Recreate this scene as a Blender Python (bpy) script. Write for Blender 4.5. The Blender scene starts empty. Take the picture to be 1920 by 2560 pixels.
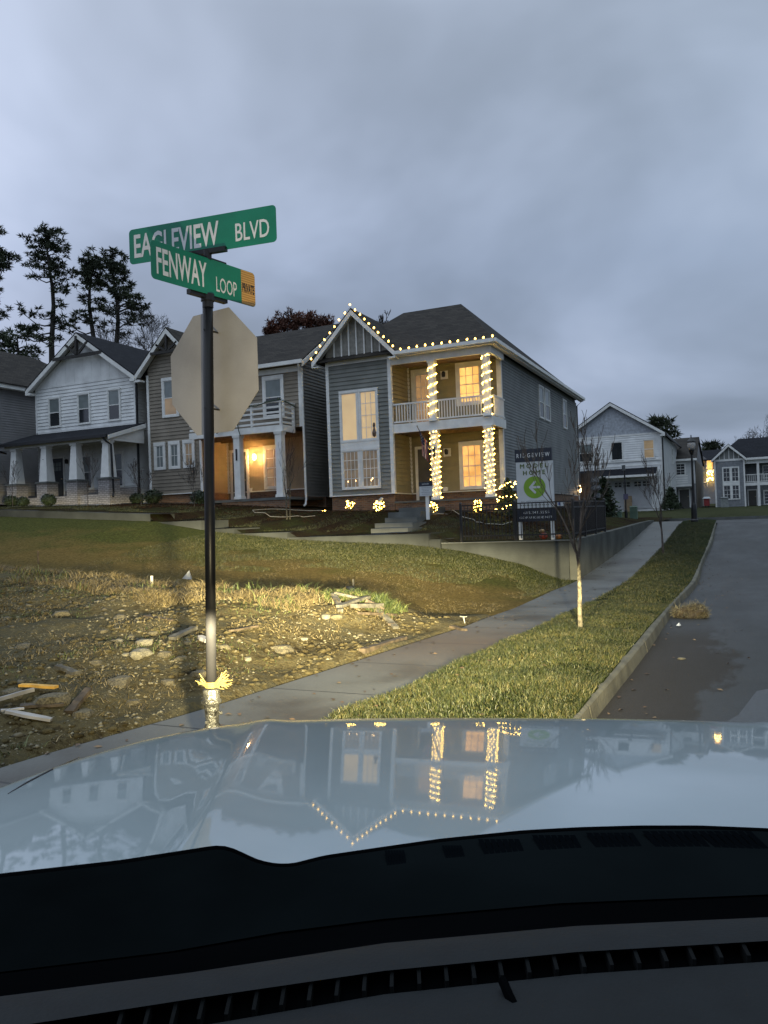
import bpy, math, random
import numpy as np
from mathutils import Vector, noise
random.seed(7); RNG = np.random.default_rng(7)
C = bpy.context.scene.collection
sc = bpy.context.scene
PI = math.pi

# ------------------------------------------------------------------ camera
YAW = math.radians(24.85); FPX = 1960.0; PITCH = .012; ROLL = .036
CAM = Vector((15.8835, -29.0233, 1.65))
def to_world(x, y, z):                     # camera heading frame -> street frame
    return Vector((x*math.cos(YAW)-y*math.sin(YAW), x*math.sin(YAW)+y*math.cos(YAW), z))
_f = to_world(0, math.cos(PITCH), math.sin(PITCH))
_r0 = to_world(1, 0, 0); _u0 = to_world(0, -math.sin(PITCH), math.cos(PITCH))
_r = _r0*math.cos(ROLL) - _u0*math.sin(ROLL)
_u = _r0*math.sin(ROLL) + _u0*math.cos(ROLL)
cd = bpy.data.cameras.new('camera'); cam = bpy.data.objects.new('camera', cd); C.objects.link(cam)
cd.sensor_fit = 'HORIZONTAL'; cd.sensor_width = 36; cd.lens = FPX/1920*36
cd.clip_start = .05; cd.clip_end = 2000
from mathutils import Matrix
M3 = Matrix((_r, _u, -_f)).transposed()
cam.matrix_world = Matrix.Translation(CAM) @ M3.to_4x4()
sc.camera = cam
_h = to_world(0, 1, 0)
def at(px, py, d):                          # point at distance d ahead of the car along a sight line
    D = _r*((px-960)/FPX) - _u*((py-1280)/FPX) + _f
    return CAM + D*(d/D.dot(_h))
def onv(px, py, v):
    D = _r*((px-960)/FPX) - _u*((py-1280)/FPX) + _f
    return CAM + D*((v-CAM.y)/D.y)

# ------------------------------------------------------------------ sky, exposure
w = bpy.data.worlds.new('World'); sc.world = w; w.use_nodes = True
nt = w.node_tree; nt.nodes.clear()
def N(nt, t, **k):
    n = nt.nodes.new(t)
    for a, b in k.items(): setattr(n, a, b)
    return n
def ramp(nt, fac, stops):
    r = N(nt, 'ShaderNodeValToRGB'); el = r.color_ramp.elements
    while len(el) > 1: el.remove(el[0])
    el[0].position, el[0].color = stops[0][0], (*stops[0][1], 1)
    for p, c in stops[1:]:
        e = el.new(p); e.color = (*c, 1)
    nt.links.new(fac, r.inputs[0]); return r.outputs[0]
def mixc(nt, f, a, b, mode='MIX'):
    m = N(nt, 'ShaderNodeMix', data_type='RGBA', blend_type=mode)
    for i, v in ((0, f), (6, a), (7, b)):
        if isinstance(v, bpy.types.NodeSocket): nt.links.new(v, m.inputs[i])
        else: m.inputs[i].default_value = v if i == 0 else (*v, 1)
    return m.outputs[2]
def mth(nt, op, a, b=None, c=None, clamp=False):
    m = N(nt, 'ShaderNodeMath', operation=op); m.use_clamp = clamp
    for i, v in enumerate((a, b, c)):
        if v is None: continue
        if isinstance(v, bpy.types.NodeSocket): nt.links.new(v, m.inputs[i])
        else: m.inputs[i].default_value = v
    return m.outputs[0]
tc = N(nt, 'ShaderNodeTexCoord'); sep = N(nt, 'ShaderNodeSeparateXYZ'); nt.links.new(tc.outputs['Generated'], sep.inputs[0])
zc = mth(nt, 'ADD', mth(nt, 'MAXIMUM', sep.outputs[2], 0.0), .30)
cx = mth(nt, 'DIVIDE', sep.outputs[0], zc); cy = mth(nt, 'DIVIDE', sep.outputs[1], zc)
cmb = N(nt, 'ShaderNodeCombineXYZ'); nt.links.new(cx, cmb.inputs[0]); nt.links.new(cy, cmb.inputs[1])
n1 = N(nt, 'ShaderNodeTexNoise'); n1.inputs['Scale'].default_value = .95; n1.inputs['Detail'].default_value = 5; n1.inputs['Roughness'].default_value = .5
n1.inputs['Distortion'].default_value = .35
nt.links.new(cmb.outputs[0], n1.inputs['Vector'])
cloud = ramp(nt, n1.outputs[0], [(.30, (.185, .226, .296)), (.44, (.250, .303, .405)), (.56, (.350, .416, .555)), (.68, (.47, .540, .700))])
# the west, left of the street, still holds the brighter half of the dusk
side = mth(nt, 'MULTIPLY_ADD', sep.outputs[0], -.5, .5, clamp=True)
cloud = mixc(nt, 1.0, cloud, ramp(nt, side, [(0, (.72, .76, .74)), (.45, (.84, .87, .86)), (.7, (1.0, 1.0, 1.0)), (.92, (1.28, 1.25, 1.24))]), 'MULTIPLY')
low = ramp(nt, sep.outputs[2], [(.0, (.86, .86, .88)), (.12, (.92, .92, .93)), (.30, (.88, .9, .92)), (.55, (1.18, 1.15, 1.10)), (.72, (2.4, 2.34, 2.12)), (1, (3.5, 3.36, 2.95))])
cloud = mixc(nt, 1.0, cloud, low, 'MULTIPLY')
sky = N(nt, 'ShaderNodeTexSky', sky_type='NISHITA', sun_disc=False)
sky.sun_elevation = math.radians(2); sky.sun_rotation = math.radians(-60)
skyd = mixc(nt, 1.0, sky.outputs[0], (.06, .06, .06), 'MULTIPLY')
col = mixc(nt, .93, skyd, cloud)
bg = N(nt, 'ShaderNodeBackground'); nt.links.new(col, bg.inputs[0]); bg.inputs[1].default_value = 1.30
ow = N(nt, 'ShaderNodeOutputWorld'); nt.links.new(bg.outputs[0], ow.inputs[0])
sl = bpy.data.lights.new('sun', 'SUN'); sl.energy = .04; sl.angle = math.radians(40); sl.color = (.85, .9, 1)
so = bpy.data.objects.new('sun', sl); so.rotation_euler = (math.radians(60), 0, math.radians(-60)); C.objects.link(so)
vs = sc.view_settings; vs.view_transform = 'Standard'; vs.look = 'None'; vs.gamma = 1; vs.exposure = 0; vs.use_curve_mapping = False
sc.render.engine = 'CYCLES'
cy_ = sc.cycles; cy_.use_denoising = True; cy_.max_bounces = 5; cy_.diffuse_bounces = 2; cy_.glossy_bounces = 3
cy_.sample_clamp_indirect = 3; cy_.use_light_tree = True; cy_.caustics_reflective = False; cy_.caustics_refractive = False

# ------------------------------------------------------------------ mesh helpers
class MB:
    def __init__(s): s.v = []; s.f = []
    def add(s, pts, faces):
        o = len(s.v); s.v += [tuple(p) for p in pts]; s.f += [tuple(i+o for i in f) for f in faces]
    def poly(s, *pts): s.add(pts, [tuple(range(len(pts)))])
    def box(s, x0, x1, y0, y1, z0, z1):
        if x0 > x1: x0, x1 = x1, x0
        if y0 > y1: y0, y1 = y1, y0
        if z0 > z1: z0, z1 = z1, z0
        s.add([(x0,y0,z0),(x1,y0,z0),(x1,y1,z0),(x0,y1,z0),(x0,y0,z1),(x1,y0,z1),(x1,y1,z1),(x0,y1,z1)],
              [(0,3,2,1),(4,5,6,7),(0,1,5,4),(1,2,6,5),(2,3,7,6),(3,0,4,7)])
    def frust(s, x, y, z0, z1, a0, a1):     # square tapered post, half sizes
        s.add([(x-a0,y-a0,z0),(x+a0,y-a0,z0),(x+a0,y+a0,z0),(x-a0,y+a0,z0),(x-a1,y-a1,z1),(x+a1,y-a1,z1),(x+a1,y+a1,z1),(x-a1,y+a1,z1)],
              [(0,3,2,1),(4,5,6,7),(0,1,5,4),(1,2,6,5),(2,3,7,6),(3,0,4,7)])
    def prism(s, pts, off):                  # polygon swept by a vector
        n = len(pts); q = [tuple(p) for p in pts]; o = Vector(off)
        r = [tuple(Vector(p)+o) for p in pts]
        s.add(q+r, [tuple(range(n)), tuple(range(2*n-1, n-1, -1))]+[(i, n+i, n+(i+1) % n, (i+1) % n) for i in range(n)])
    def tube(s, pts, r, n=8, cap=True):
        pts = [Vector(p) for p in pts]; k = len(pts)
        if not hasattr(r, '__len__'): r = [r]*k
        o = len(s.v); up = Vector((0, 0, 1))
        for i, p in enumerate(pts):
            t = (pts[min(i+1, k-1)]-pts[max(i-1, 0)]).normalized()
            a = t.cross(up if abs(t.z) < .95 else Vector((1, 0, 0))).normalized(); b = t.cross(a)
            for j in range(n):
                g = 2*PI*j/n; s.v.append(tuple(p+(a*math.cos(g)+b*math.sin(g))*r[i]))
        for i in range(k-1):
            for j in range(n):
                s.f.append((o+i*n+j, o+i*n+(j+1) % n, o+(i+1)*n+(j+1) % n, o+(i+1)*n+j))
        if cap:
            s.f.append(tuple(o+j for j in range(n))[::-1]); s.f.append(tuple(o+(k-1)*n+j for j in range(n)))
    def lathe(s, x, y, prof, n=16):
        o = len(s.v); k = len(prof)
        for r, z in prof:
            for j in range(n): s.v.append((x+r*math.cos(2*PI*j/n), y+r*math.sin(2*PI*j/n), z))
        for i in range(k-1):
            for j in range(n): s.f.append((o+i*n+j, o+i*n+(j+1) % n, o+(i+1)*n+(j+1) % n, o+(i+1)*n+j))
        s.f.append(tuple(o+j for j in range(n))[::-1]); s.f.append(tuple(o+(k-1)*n+j for j in range(n)))
    def bar(s, a, b, w, h):                  # square bar between two points
        a, b = Vector(a), Vector(b); t = (b-a).normalized(); x = t.cross(Vector((0, 0, 1)))
        if x.length < 1e-3: x = Vector((1, 0, 0))
        x.normalize(); y = x.cross(t).normalized()
        q = [a+x*i*w/2+y*j*h/2 for i, j in ((-1,-1),(1,-1),(1,1),(-1,1))]
        s.prism(q, b-a)
    def mesh(s, name, mat, smooth=False, off=(0, 0, 0)):
        me = bpy.data.meshes.new(name)
        if any(off): s.v = [(a-off[0], b-off[1], c-off[2]) for a, b, c in s.v]
        me.from_pydata(s.v, [], s.f); me.materials.append(mat)
        if smooth: me.polygons.foreach_set('use_smooth', [True]*len(me.polygons))
        me.update(); return me
def base_of(parent):
    o = Vector((0, 0, 0))
    while parent: o += parent.location; parent = parent.parent
    return o
def obj(name, mb, mat, parent=None, smooth=False, world=True):
    off = base_of(parent) if (parent and world) else (0, 0, 0)
    o = bpy.data.objects.new(name, mb.mesh(name, mat, smooth, off)); C.objects.link(o); o.parent = parent; return o
def fast_tris(name, V, F, mat, parent=None):
    me = bpy.data.meshes.new(name); V = np.asarray(V, dtype=np.float32); F = np.asarray(F, dtype=np.int32)
    k = F.shape[1]
    me.vertices.add(len(V)); me.vertices.foreach_set('co', V.ravel())
    me.loops.add(F.size); me.loops.foreach_set('vertex_index', F.ravel())
    me.polygons.add(len(F)); me.polygons.foreach_set('loop_start', np.arange(0, F.size, k, dtype=np.int32))
    me.polygons.foreach_set('loop_total', np.full(len(F), k, dtype=np.int32))
    me.materials.append(mat); me.update(calc_edges=True); me.validate()
    o = bpy.data.objects.new(name, me); C.objects.link(o); o.parent = parent; return o
def tag(o, label, cat, group=None, kind=None):
    o['label'] = label; o['category'] = cat
    if group: o['group'] = group
    if kind: o['kind'] = kind
    return o
def struct(name, mb, mat, smooth=False):
    o = obj(name, mb, mat, None, smooth); o['kind'] = 'structure'; return o
def thing(name, label, cat, loc, group=None, rotz=0):
    o = bpy.data.objects.new(name, None); C.objects.link(o); o.location = loc; o.rotation_euler.z = rotz
    o.empty_display_size = .2
    return tag(o, label, cat, group)
def copy_tree(o, parent=None, skip=()):
    c = o.copy(); C.objects.link(c); c.parent = parent
    for ch in list(o.children): copy_tree(ch, c)
    return c
def text_mesh(s, bold=0.0):
    cu = bpy.data.curves.new('lettering', 'FONT'); cu.body = s; cu.offset = bold; cu.resolution_u = 3
    o = bpy.data.objects.new('lettering', cu); C.objects.link(o)
    dg = bpy.context.evaluated_depsgraph_get(); dg.update()
    me = bpy.data.meshes.new_from_object(o.evaluated_get(dg)); bpy.data.objects.remove(o)
    v = np.array([x.co[:2] for x in me.vertices]); f = [tuple(p.vertices) for p in me.polygons]
    return v, f
def lettering(mb, s, fn, x0, x1, y0, y1, bold=0.0, ref=None):
    """flat letters filling the box x0..x1, y0..y1 on the surface fn(x, y)"""
    v, f = text_mesh(s, bold)
    a, b = v.min(0), v.max(0); e = 0
    v = (v-a)/(b-a); pts = [fn(x0+(x1-x0)*p[0], y0+(y1-y0)*p[1]) for p in v]
    mb.add(pts, f)

# ------------------------------------------------------------------ materials
def M(name, col, rough=.7, var=.12, scale=6., bump=0., bscale=None, metal=0., coat=0., spec=.5, col2=None, tex=None, emis=None):
    m = bpy.data.materials.new(name); m.use_nodes = True; t = m.node_tree; b = t.nodes['Principled BSDF']
    b.inputs['Roughness'].default_value = rough; b.inputs['Metallic'].default_value = metal
    b.inputs['Coat Weight'].default_value = coat; b.inputs['Coat Roughness'].default_value = .04
    b.inputs['Specular IOR Level'].default_value = spec
    tcn = N(t, 'ShaderNodeTexCoord')
    n = N(t, 'ShaderNodeTexNoise'); n.inputs['Scale'].default_value = scale; n.inputs['Detail'].default_value = 6
    t.links.new(tcn.outputs['Object'], n.inputs['Vector'])
    c2 = col2 or tuple(c*(1-var*2) for c in col)
    c1 = col if col2 else tuple(min(1, c*(1+var)) for c in col)
    out = ramp(t, n.outputs[0], [(.35, c2), (.65, c1)])
    if tex: out = tex(t, tcn, out, b)
    if out is not None: t.links.new(out, b.inputs['Base Color'])
    if bump:
        n2 = N(t, 'ShaderNodeTexNoise'); n2.inputs['Scale'].default_value = bscale or scale*4; n2.inputs['Detail'].default_value = 5
        t.links.new(tcn.outputs['Object'], n2.inputs['Vector'])
        bp = N(t, 'ShaderNodeBump'); bp.inputs['Strength'].default_value = bump; bp.inputs['Distance'].default_value = .05
        t.links.new(n2.outputs[0], bp.inputs['Height']); t.links.new(bp.outputs[0], b.inputs['Normal'])
    if emis:
        b.inputs['Emission Color'].default_value = (*emis[0], 1); b.inputs['Emission Strength'].default_value = emis[1]
    return m
def brick_tex(c1, c2, mortar, sc_=1.0, bw=.2, bh=.075, ms=.01, horiz=False, axis='z'):
    def f(t, tcn, out, b):
        s = N(t, 'ShaderNodeSeparateXYZ'); t.links.new(tcn.outputs['Object'], s.inputs[0])
        k = N(t, 'ShaderNodeCombineXYZ'); t.links.new(mth(t, 'ADD', s.outputs[0], s.outputs[1]), k.inputs[0]); t.links.new(s.outputs[2], k.inputs[1])
        br = N(t, 'ShaderNodeTexBrick'); br.inputs['Scale'].default_value = sc_
        br.inputs['Brick Width'].default_value = bw; br.inputs['Row Height'].default_value = bh; br.inputs['Mortar Size'].default_value = ms
        br.inputs['Color1'].default_value = (*c1, 1); br.inputs['Color2'].default_value = (*c2, 1); br.inputs['Mortar'].default_value = (*mortar, 1)
        t.links.new(k.outputs[0], br.inputs['Vector'])
        bp = N(t, 'ShaderNodeBump'); bp.inputs['Strength'].default_value = .5; bp.inputs['Distance'].default_value = .01; bp.invert = True
        t.links.new(br.outputs['Fac'], bp.inputs['Height']); t.links.new(bp.outputs[0], b.inputs['Normal'])
        return mixc(t, .35, br.outputs['Color'], mixc(t, 1.0, br.outputs['Color'], out, 'OVERLAY'))
    return f
def emit(name, col, s, tex=None):
    m = bpy.data.materials.new(name); m.use_nodes = True; t = m.node_tree; b = t.nodes['Principled BSDF']
    b.inputs['Base Color'].default_value = (*[min(.8, c) for c in col], 1); b.inputs['Roughness'].default_value = .4
    b.inputs['Emission Color'].default_value = (*col, 1); b.inputs['Emission Strength'].default_value = s
    if tex: tex(t, b)
    return m
def lit_blind(c_hi, c_lo, s, freq=60., amp=.06):
    """a blind lit from the room behind: slat lines, a brighter patch, slow unevenness"""
    def f(t, b):
        tcn = N(t, 'ShaderNodeTexCoord'); sp = N(t, 'ShaderNodeSeparateXYZ'); t.links.new(tcn.outputs['Object'], sp.inputs[0])
        wv = mth(t, 'SINE', mth(t, 'MULTIPLY', sp.outputs[2], freq)); n = N(t, 'ShaderNodeTexNoise'); n.inputs['Scale'].default_value = 1.6
        t.links.new(tcn.outputs['Object'], n.inputs['Vector'])
        v = mth(t, 'ADD', mth(t, 'MULTIPLY', wv, amp), n.outputs[0])
        c = ramp(t, v, [(.3, c_lo), (.62, c_hi)])
        t.links.new(c, b.inputs['Emission Color']); b.inputs['Emission Strength'].default_value = s
    return f
white_trim = M('white_trim_paint', (.80, .80, .78), .5, .05, 3)
white_sid = M('white_siding_paint', (.82, .83, .83), .55, .08, 1.3, spec=.2)
vinyl_white = M('pale_vinyl', (.62, .63, .63), .5, .05, 2, spec=.2)
bay_sid = M('slate_siding', (.225, .232, .215), .6, .09, 1.3, spec=.2)
vinyl_slate = M('slate_vinyl', (.235, .245, .24), .55, .09, 1.1, spec=.2)
porch_sid = M('porch_olive_siding', (.26, .235, .15), .6, .06, 2, spec=.2)
tan_sid = M('taupe_siding', (.27, .235, .19), .6, .09, 1.3, spec=.2)
tan_vinyl = M('dark_grey_vinyl', (.20, .195, .185), .55, .05, 2, spec=.2)
far_sid = M('grey_vinyl', (.25, .245, .25), .55, .05, 2, spec=.2)
shingle = M('asphalt_shingle', (.05, .05, .054), .9, .2, 9, spec=.12, tex=brick_tex((.078, .070, .062), (.046, .042, .039), (.024, .022, .021), 1, .35, .11, .006))
shingle_dk = M('dark_shingle', (.028, .031, .038), .9, .2, 9, spec=.12, tex=brick_tex((.03, .032, .04), (.02, .022, .028), (.012, .012, .016), 1, .35, .11, .006))
brick = M('brown_brick', (.5, .5, .5), .85, .2, 3, tex=brick_tex((.22, .115, .06), (.11, .062, .04), (.17, .14, .11)))
brick_w = M('painted_brick', (.5, .5, .5), .8, .15, 3, tex=brick_tex((.42, .40, .40), (.30, .28, .28), (.16, .15, .15), 1, .22, .085, .012))
black_metal = M('black_metal', (.018, .018, .02), .4, .1, 4, metal=.3)
dark_wood = M('dark_stained_beam', (.03, .027, .025), .7, .2, 8)
glass = M('dark_window_glass', (.02, .024, .028), .06, .1, 2, spec=.8)
blind_m = M('window_blind', (.17, .20, .20), .35, .08, 3, coat=.6)
door_dk = M('dark_door_paint', (.035, .04, .05), .4, .05, 3)
door_br = M('brown_door_paint', (.09, .085, .075), .5, .05, 3)
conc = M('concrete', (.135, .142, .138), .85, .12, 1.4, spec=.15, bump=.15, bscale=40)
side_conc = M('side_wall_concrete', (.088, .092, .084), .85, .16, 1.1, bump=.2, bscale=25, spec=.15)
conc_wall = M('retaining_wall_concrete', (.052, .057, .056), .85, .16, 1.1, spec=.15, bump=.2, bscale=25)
ceil_wood = M('porch_ceiling_boards', (.22, .15, .09), .7, .15, 5)
# ------------------------------------------------------------------ ground heights
GV = ([-60,-17,-13,-9,-7.8,-5,0,5,9,11,20,30,45,90],[0,0,-.07,-.12,-.11,.02,.30,.68,1.02,1.14,1.16,1.72,1.85,2.6])
def g(v): return float(np.interp(v, *GV))
def u_sl(v): return float(np.interp(v, [-40,-25,-23.3,-21,-17.8,-15,-11,-7.8,60],[10.2,11.05,11.36,11.6,11.93,11.95,11.75,11.73,11.73]))
def u_sr(v): return float(np.interp(v, [-40,-25,-23,-22.3,-18.8,-17.7,-14,-8,60],[13.1,12.95,12.62,12.8,12.96,13.08,13.14,13.05,13.15]))
def ledge_top(u):
    for a, z in ((7.85, .95), (7.52, 1.08), (2.72, 1.25), (.7, 1.42), (-.6, 1.6), (-2.8, 1.9)):
        if u > a: return z
    return 2.2 + max(0, (-2.8-u))*.057
def foot(u): return float(np.interp(u, [-24,-10,-2.8,0,3,7,8.5,9.6,11.24,11.73],[2.9,2.36,1.95,1.5,1.17,.93,.72,.47,.1,-.11]))
def crest_v(u): return float(np.interp(u, [-20,0,4,7.8,10.3,11.6],[-16.0,-16.4,-17.6,-18.6,-18.0,-17.4]))
def crest_z(u): return float(np.interp(u, [-20,-6,.3,7.8,9.6,10.4,11.1,11.7],[1.5,1.15,.88,.62,.50,.36,.16,-.02]))
def zl(u): return float(np.interp(u, [-20,-10,0,4,7,9.5,11,12],[1.35,1.1,.62,.44,.26,.10,-.02,-.1]))
def sm(t): t = min(1, max(0, t)); return t*t*(3-2*t)
def yard_z(u, v):
    zg = float(np.interp(u, [-24,-17,-10,-6,-2,0,3,6.2,7.6,9,11.73],[3.4,3.0,2.85,2.7,2.4,2.15,2.05,1.98,1.75,1.35,1.1]))
    zw = ledge_top(u) if u < 8 else .98
    back = g(v) + (1.1-g(v))*sm((11-v)/6) if u > 8 else 0
    z = zw + (zg-zw)*sm((v+6.9)/5.6)
    if 3.7 < u < 6.2 and -6.3 < v < 0: z -= .17
    if v > 0: z += min(.6, v*.03)
    if u > 7.6 and v > 4:
        k = sm((v-4)/16); z = z*(1-k) + (max(1.15, g(v))+.05)*k
    if u > 7.6:
        e = sm((u-10.2)/1.5); z = z*(1-e) + (np.interp(v, [-7.8, 0, 11, 12],[.95, 1.05, 1.16, g(12)]) if v < 12 else g(v))*e
    return float(z)
def front_z(u, v, rough=True):
    ul = u_sl(v)
    if v > -16.6:
        pass
    cv, cz = crest_v(u), crest_z(u)
    # lawn falling from the ledge to the ditch behind the dirt bank
    t = (v+7.8)/(-8.0+0.0)
    t = min(1, max(0, t)); lawn = foot(u) + (zl(u)-foot(u))*(.55*t+.45*sm(t))
    e = sm((ul-u)/1.6)
    lawn = lawn*e + g(v)*(1-e)
    k = math.exp(-((v-cv)/1.15)**2) if v > cv else 1
    fr = cz*(max(0, 1-((cv-v)/10.5)))**1.1 if v <= cv else cz*k
    edge = sm((ul-u+.12)/1.7)
    fr = fr*edge + .035 - .10*(1-sm((ul-u-.02)/.14))
    if rough:
        p = Vector((u*.9, v*.9, 0)); a = sm((ul-u)/.5)
        fr += (noise.fractal(p, .9, 2.1, 5)*.085 + noise.noise(p*.55)*.06*sm((v+24)/4) + noise.fractal(p*5, .8, 2., 3)*.018)*a
    s = sm((v-cv-.2)/1.6)
    low = zl(u)*e + g(v)*(1-e) - .05
    if v <= cv: return fr
    return max(low + (fr-low)*k, lawn if s > .02 else -9) if v > cv+1.9 else fr*(1-s) + max(low, lawn)*s
def H(u, v):
    if u > u_sl(v): return g(v) if u < 14.7 else g(v)-.13
    return yard_z(u, v) if v > -7.65 else front_z(u, v)
def hit(px, py, dmax=60):
    D = _r*((px-960)/FPX) - _u*((py-1280)/FPX) + _f
    t = 3.0
    while t < dmax:
        P = CAM + D*t
        if P.z < H(P.x, P.y): return P
        t += .03
    return CAM + D*dmax
def sheet(name, us, vs_, fn, mat, mask=None, kind='structure'):
    mb = MB(); nu, nv = len(us), len(vs_)
    V = np.array([(u, v, fn(u, v)) for v in vs_ for u in us])
    F = [(j*nu+i, j*nu+i+1, (j+1)*nu+i+1, (j+1)*nu+i) for j in range(nv-1) for i in range(nu-1)
         if mask is None or mask((us[i]+us[i+1])/2, (vs_[j]+vs_[j+1])/2)]
    o = fast_tris(name, V, F, mat); o.data.polygons.foreach_set('use_smooth', [True]*len(o.data.polygons)); o['kind'] = kind
    return o
def ground_tex(stops, s1=.9, s2=7., speck=None, bump=.5):
    def f(t, tcn, out, b):
        a = N(t, 'ShaderNodeTexNoise'); a.inputs['Scale'].default_value = s1; a.inputs['Detail'].default_value = 8; a.inputs['Roughness'].default_value = .65
        c = N(t, 'ShaderNodeTexNoise'); c.inputs['Scale'].default_value = s2; c.inputs['Detail'].default_value = 8; c.inputs['Roughness'].default_value = .7
        for n in (a, c): t.links.new(tcn.outputs['Object'], n.inputs['Vector'])
        fac = mth(t, 'ADD', mth(t, 'MULTIPLY', a.outputs[0], .5), mth(t, 'MULTIPLY', c.outputs[0], .5))
        o = ramp(t, fac, stops)
        if speck:
            vo = N(t, 'ShaderNodeTexVoronoi'); vo.inputs['Scale'].default_value = speck[0]; t.links.new(tcn.outputs['Object'], vo.inputs['Vector'])
            k = ramp(t, vo.outputs['Distance'], [(speck[1], (1, 1, 1)), (speck[1]+.05, (0, 0, 0))])
            n3 = N(t, 'ShaderNodeTexNoise'); n3.inputs['Scale'].default_value = 1.7; t.links.new(tcn.outputs['Object'], n3.inputs['Vector'])
            o = mixc(t, mth(t, 'MULTIPLY', k, mth(t, 'GREATER_THAN', n3.outputs[0], .47)), o, speck[2])
        bp = N(t, 'ShaderNodeBump'); bp.inputs['Strength'].default_value = bump; bp.inputs['Distance'].default_value = .06
        t.links.new(c.outputs[0], bp.inputs['Height']); t.links.new(bp.outputs[0], b.inputs['Normal'])
        return o
    return f
dirt_m = M('clay_and_gravel', (.2, .15, .08), .85, spec=.04, tex=ground_tex([(.34, (.018, .014, .008)), (.43, (.056, .045, .023)), (.50, (.100, .083, .042)), (.57, (.066, .061, .040)), (.66, (.135, .116, .064))], .8, 9, (23, .16, (.20, .185, .135)), 1.0))
def lawn_tex(t, tcn, out, b):
    s = N(t, 'ShaderNodeSeparateXYZ'); t.links.new(tcn.outputs['Object'], s.inputs[0])
    a = N(t, 'ShaderNodeTexNoise'); a.inputs['Scale'].default_value = .8; a.inputs['Detail'].default_value = 8
    c = N(t, 'ShaderNodeTexNoise'); c.inputs['Scale'].default_value = 14; c.inputs['Detail'].default_value = 8; c.inputs['Roughness'].default_value = .75
    for n in (a, c): t.links.new(tcn.outputs['Object'], n.inputs['Vector'])
    # sod laid against the ledge, washed-out straw and clay below it
    fac = mth(t, 'ADD', mth(t, 'MULTIPLY_ADD', s.outputs[1], .30, 3.95), mth(t, 'MULTIPLY_ADD', a.outputs[0], 2.4, -1.2), clamp=True)
    green = ramp(t, c.outputs[0], [(.32, (.016, .019, .006)), (.5, (.050, .055, .014)), (.68, (.105, .108, .030))])
    straw = ramp(t, c.outputs[0], [(.32, (.046, .034, .011)), (.5, (.115, .082, .027)), (.68, (.175, .13, .048))])
    bp = N(t, 'ShaderNodeBump'); bp.inputs['Strength'].default_value = .9; bp.inputs['Distance'].default_value = .06
    t.links.new(c.outputs[0], bp.inputs['Height']); t.links.new(bp.outputs[0], b.inputs['Normal'])
    return mixc(t, fac, straw, green)
lawn_m = M('lawn', (.1, .1, .05), .9, spec=.04, tex=lawn_tex)
mulch_m = M('mulch_and_grass', (.03, .022, .015), .95, spec=.04, tex=ground_tex([(.36, (.008, .005, .003)), (.48, (.026, .016, .009)), (.56, (.030, .032, .010)), (.68, (.055, .060, .018))], .6, 16, None, .9))
strip_m = M('strip_turf_soil', (.05, .07, .02), .9, spec=.04, tex=ground_tex([(.35, (.008, .011, .004)), (.5, (.020, .027, .008)), (.65, (.038, .040, .014))], .8, 18, None, .9))
far_m = M('far_grass', (.05, .05, .03), .95, spec=.04, tex=ground_tex([(.35, (.022, .024, .012)), (.5, (.037, .042, .018)), (.68, (.055, .052, .028))], .3, 4, None, .5))
def road_tex(t, tcn, out, b):
    s = N(t, 'ShaderNodeSeparateXYZ'); t.links.new(tcn.outputs['Object'], s.inputs[0])
    a = N(t, 'ShaderNodeTexNoise'); a.inputs['Scale'].default_value = 1.1; a.inputs['Detail'].default_value = 9; a.inputs['Roughness'].default_value = .6
    c = N(t, 'ShaderNodeTexNoise'); c.inputs['Scale'].default_value = 60; c.inputs['Detail'].default_value = 4
    sv = N(t, 'ShaderNodeVectorMath', operation='MULTIPLY'); t.links.new(tcn.outputs['Object'], sv.inputs[0]); sv.inputs[1].default_value = (1, .35, 1)
    t.links.new(sv.outputs[0], a.inputs['Vector']); t.links.new(tcn.outputs['Object'], c.inputs['Vector'])
    asph = mixc(t, c.outputs[0], (.032, .033, .032), (.064, .065, .063))
    # mud washed along the gutter, ragged towards the crown of the road
    m1 = mth(t, 'ADD', mth(t, 'MULTIPLY_ADD', s.outputs[0], -1.5, 23.35), mth(t, 'MULTIPLY_ADD', a.outputs[0], 3.2, -1.6))
    m2 = mth(t, 'MULTIPLY_ADD', s.outputs[1], -.55, -8.6, clamp=True)
    mud = mth(t, 'MULTIPLY', mth(t, 'MULTIPLY', mth(t, 'MULTIPLY_ADD', m1, 5, 0, clamp=True), m2, clamp=True), .62)
    mudc = mixc(t, c.outputs[0], (.020, .016, .012), (.048, .038, .027))
    b.inputs['Specular IOR Level'].default_value = .14
    t.links.new(mth(t, 'MULTIPLY_ADD', mud, .25, mth(t, 'MULTIPLY_ADD', a.outputs[0], .5, .30)), b.inputs['Roughness'])
    bp = N(t, 'ShaderNodeBump'); bp.inputs['Strength'].default_value = .35; bp.inputs['Distance'].default_value = .02
    t.links.new(c.outputs[0], bp.inputs['Height']); t.links.new(bp.outputs[0], b.inputs['Normal'])
    return mixc(t, mud, asph, mudc)
road_m = M('wet_asphalt', (.06, .06, .06), .5, tex=road_tex)
road2_m = M('newer_asphalt_patch', (.055, .059, .061), .5, .1, 30, bump=.15, bscale=120)
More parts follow.
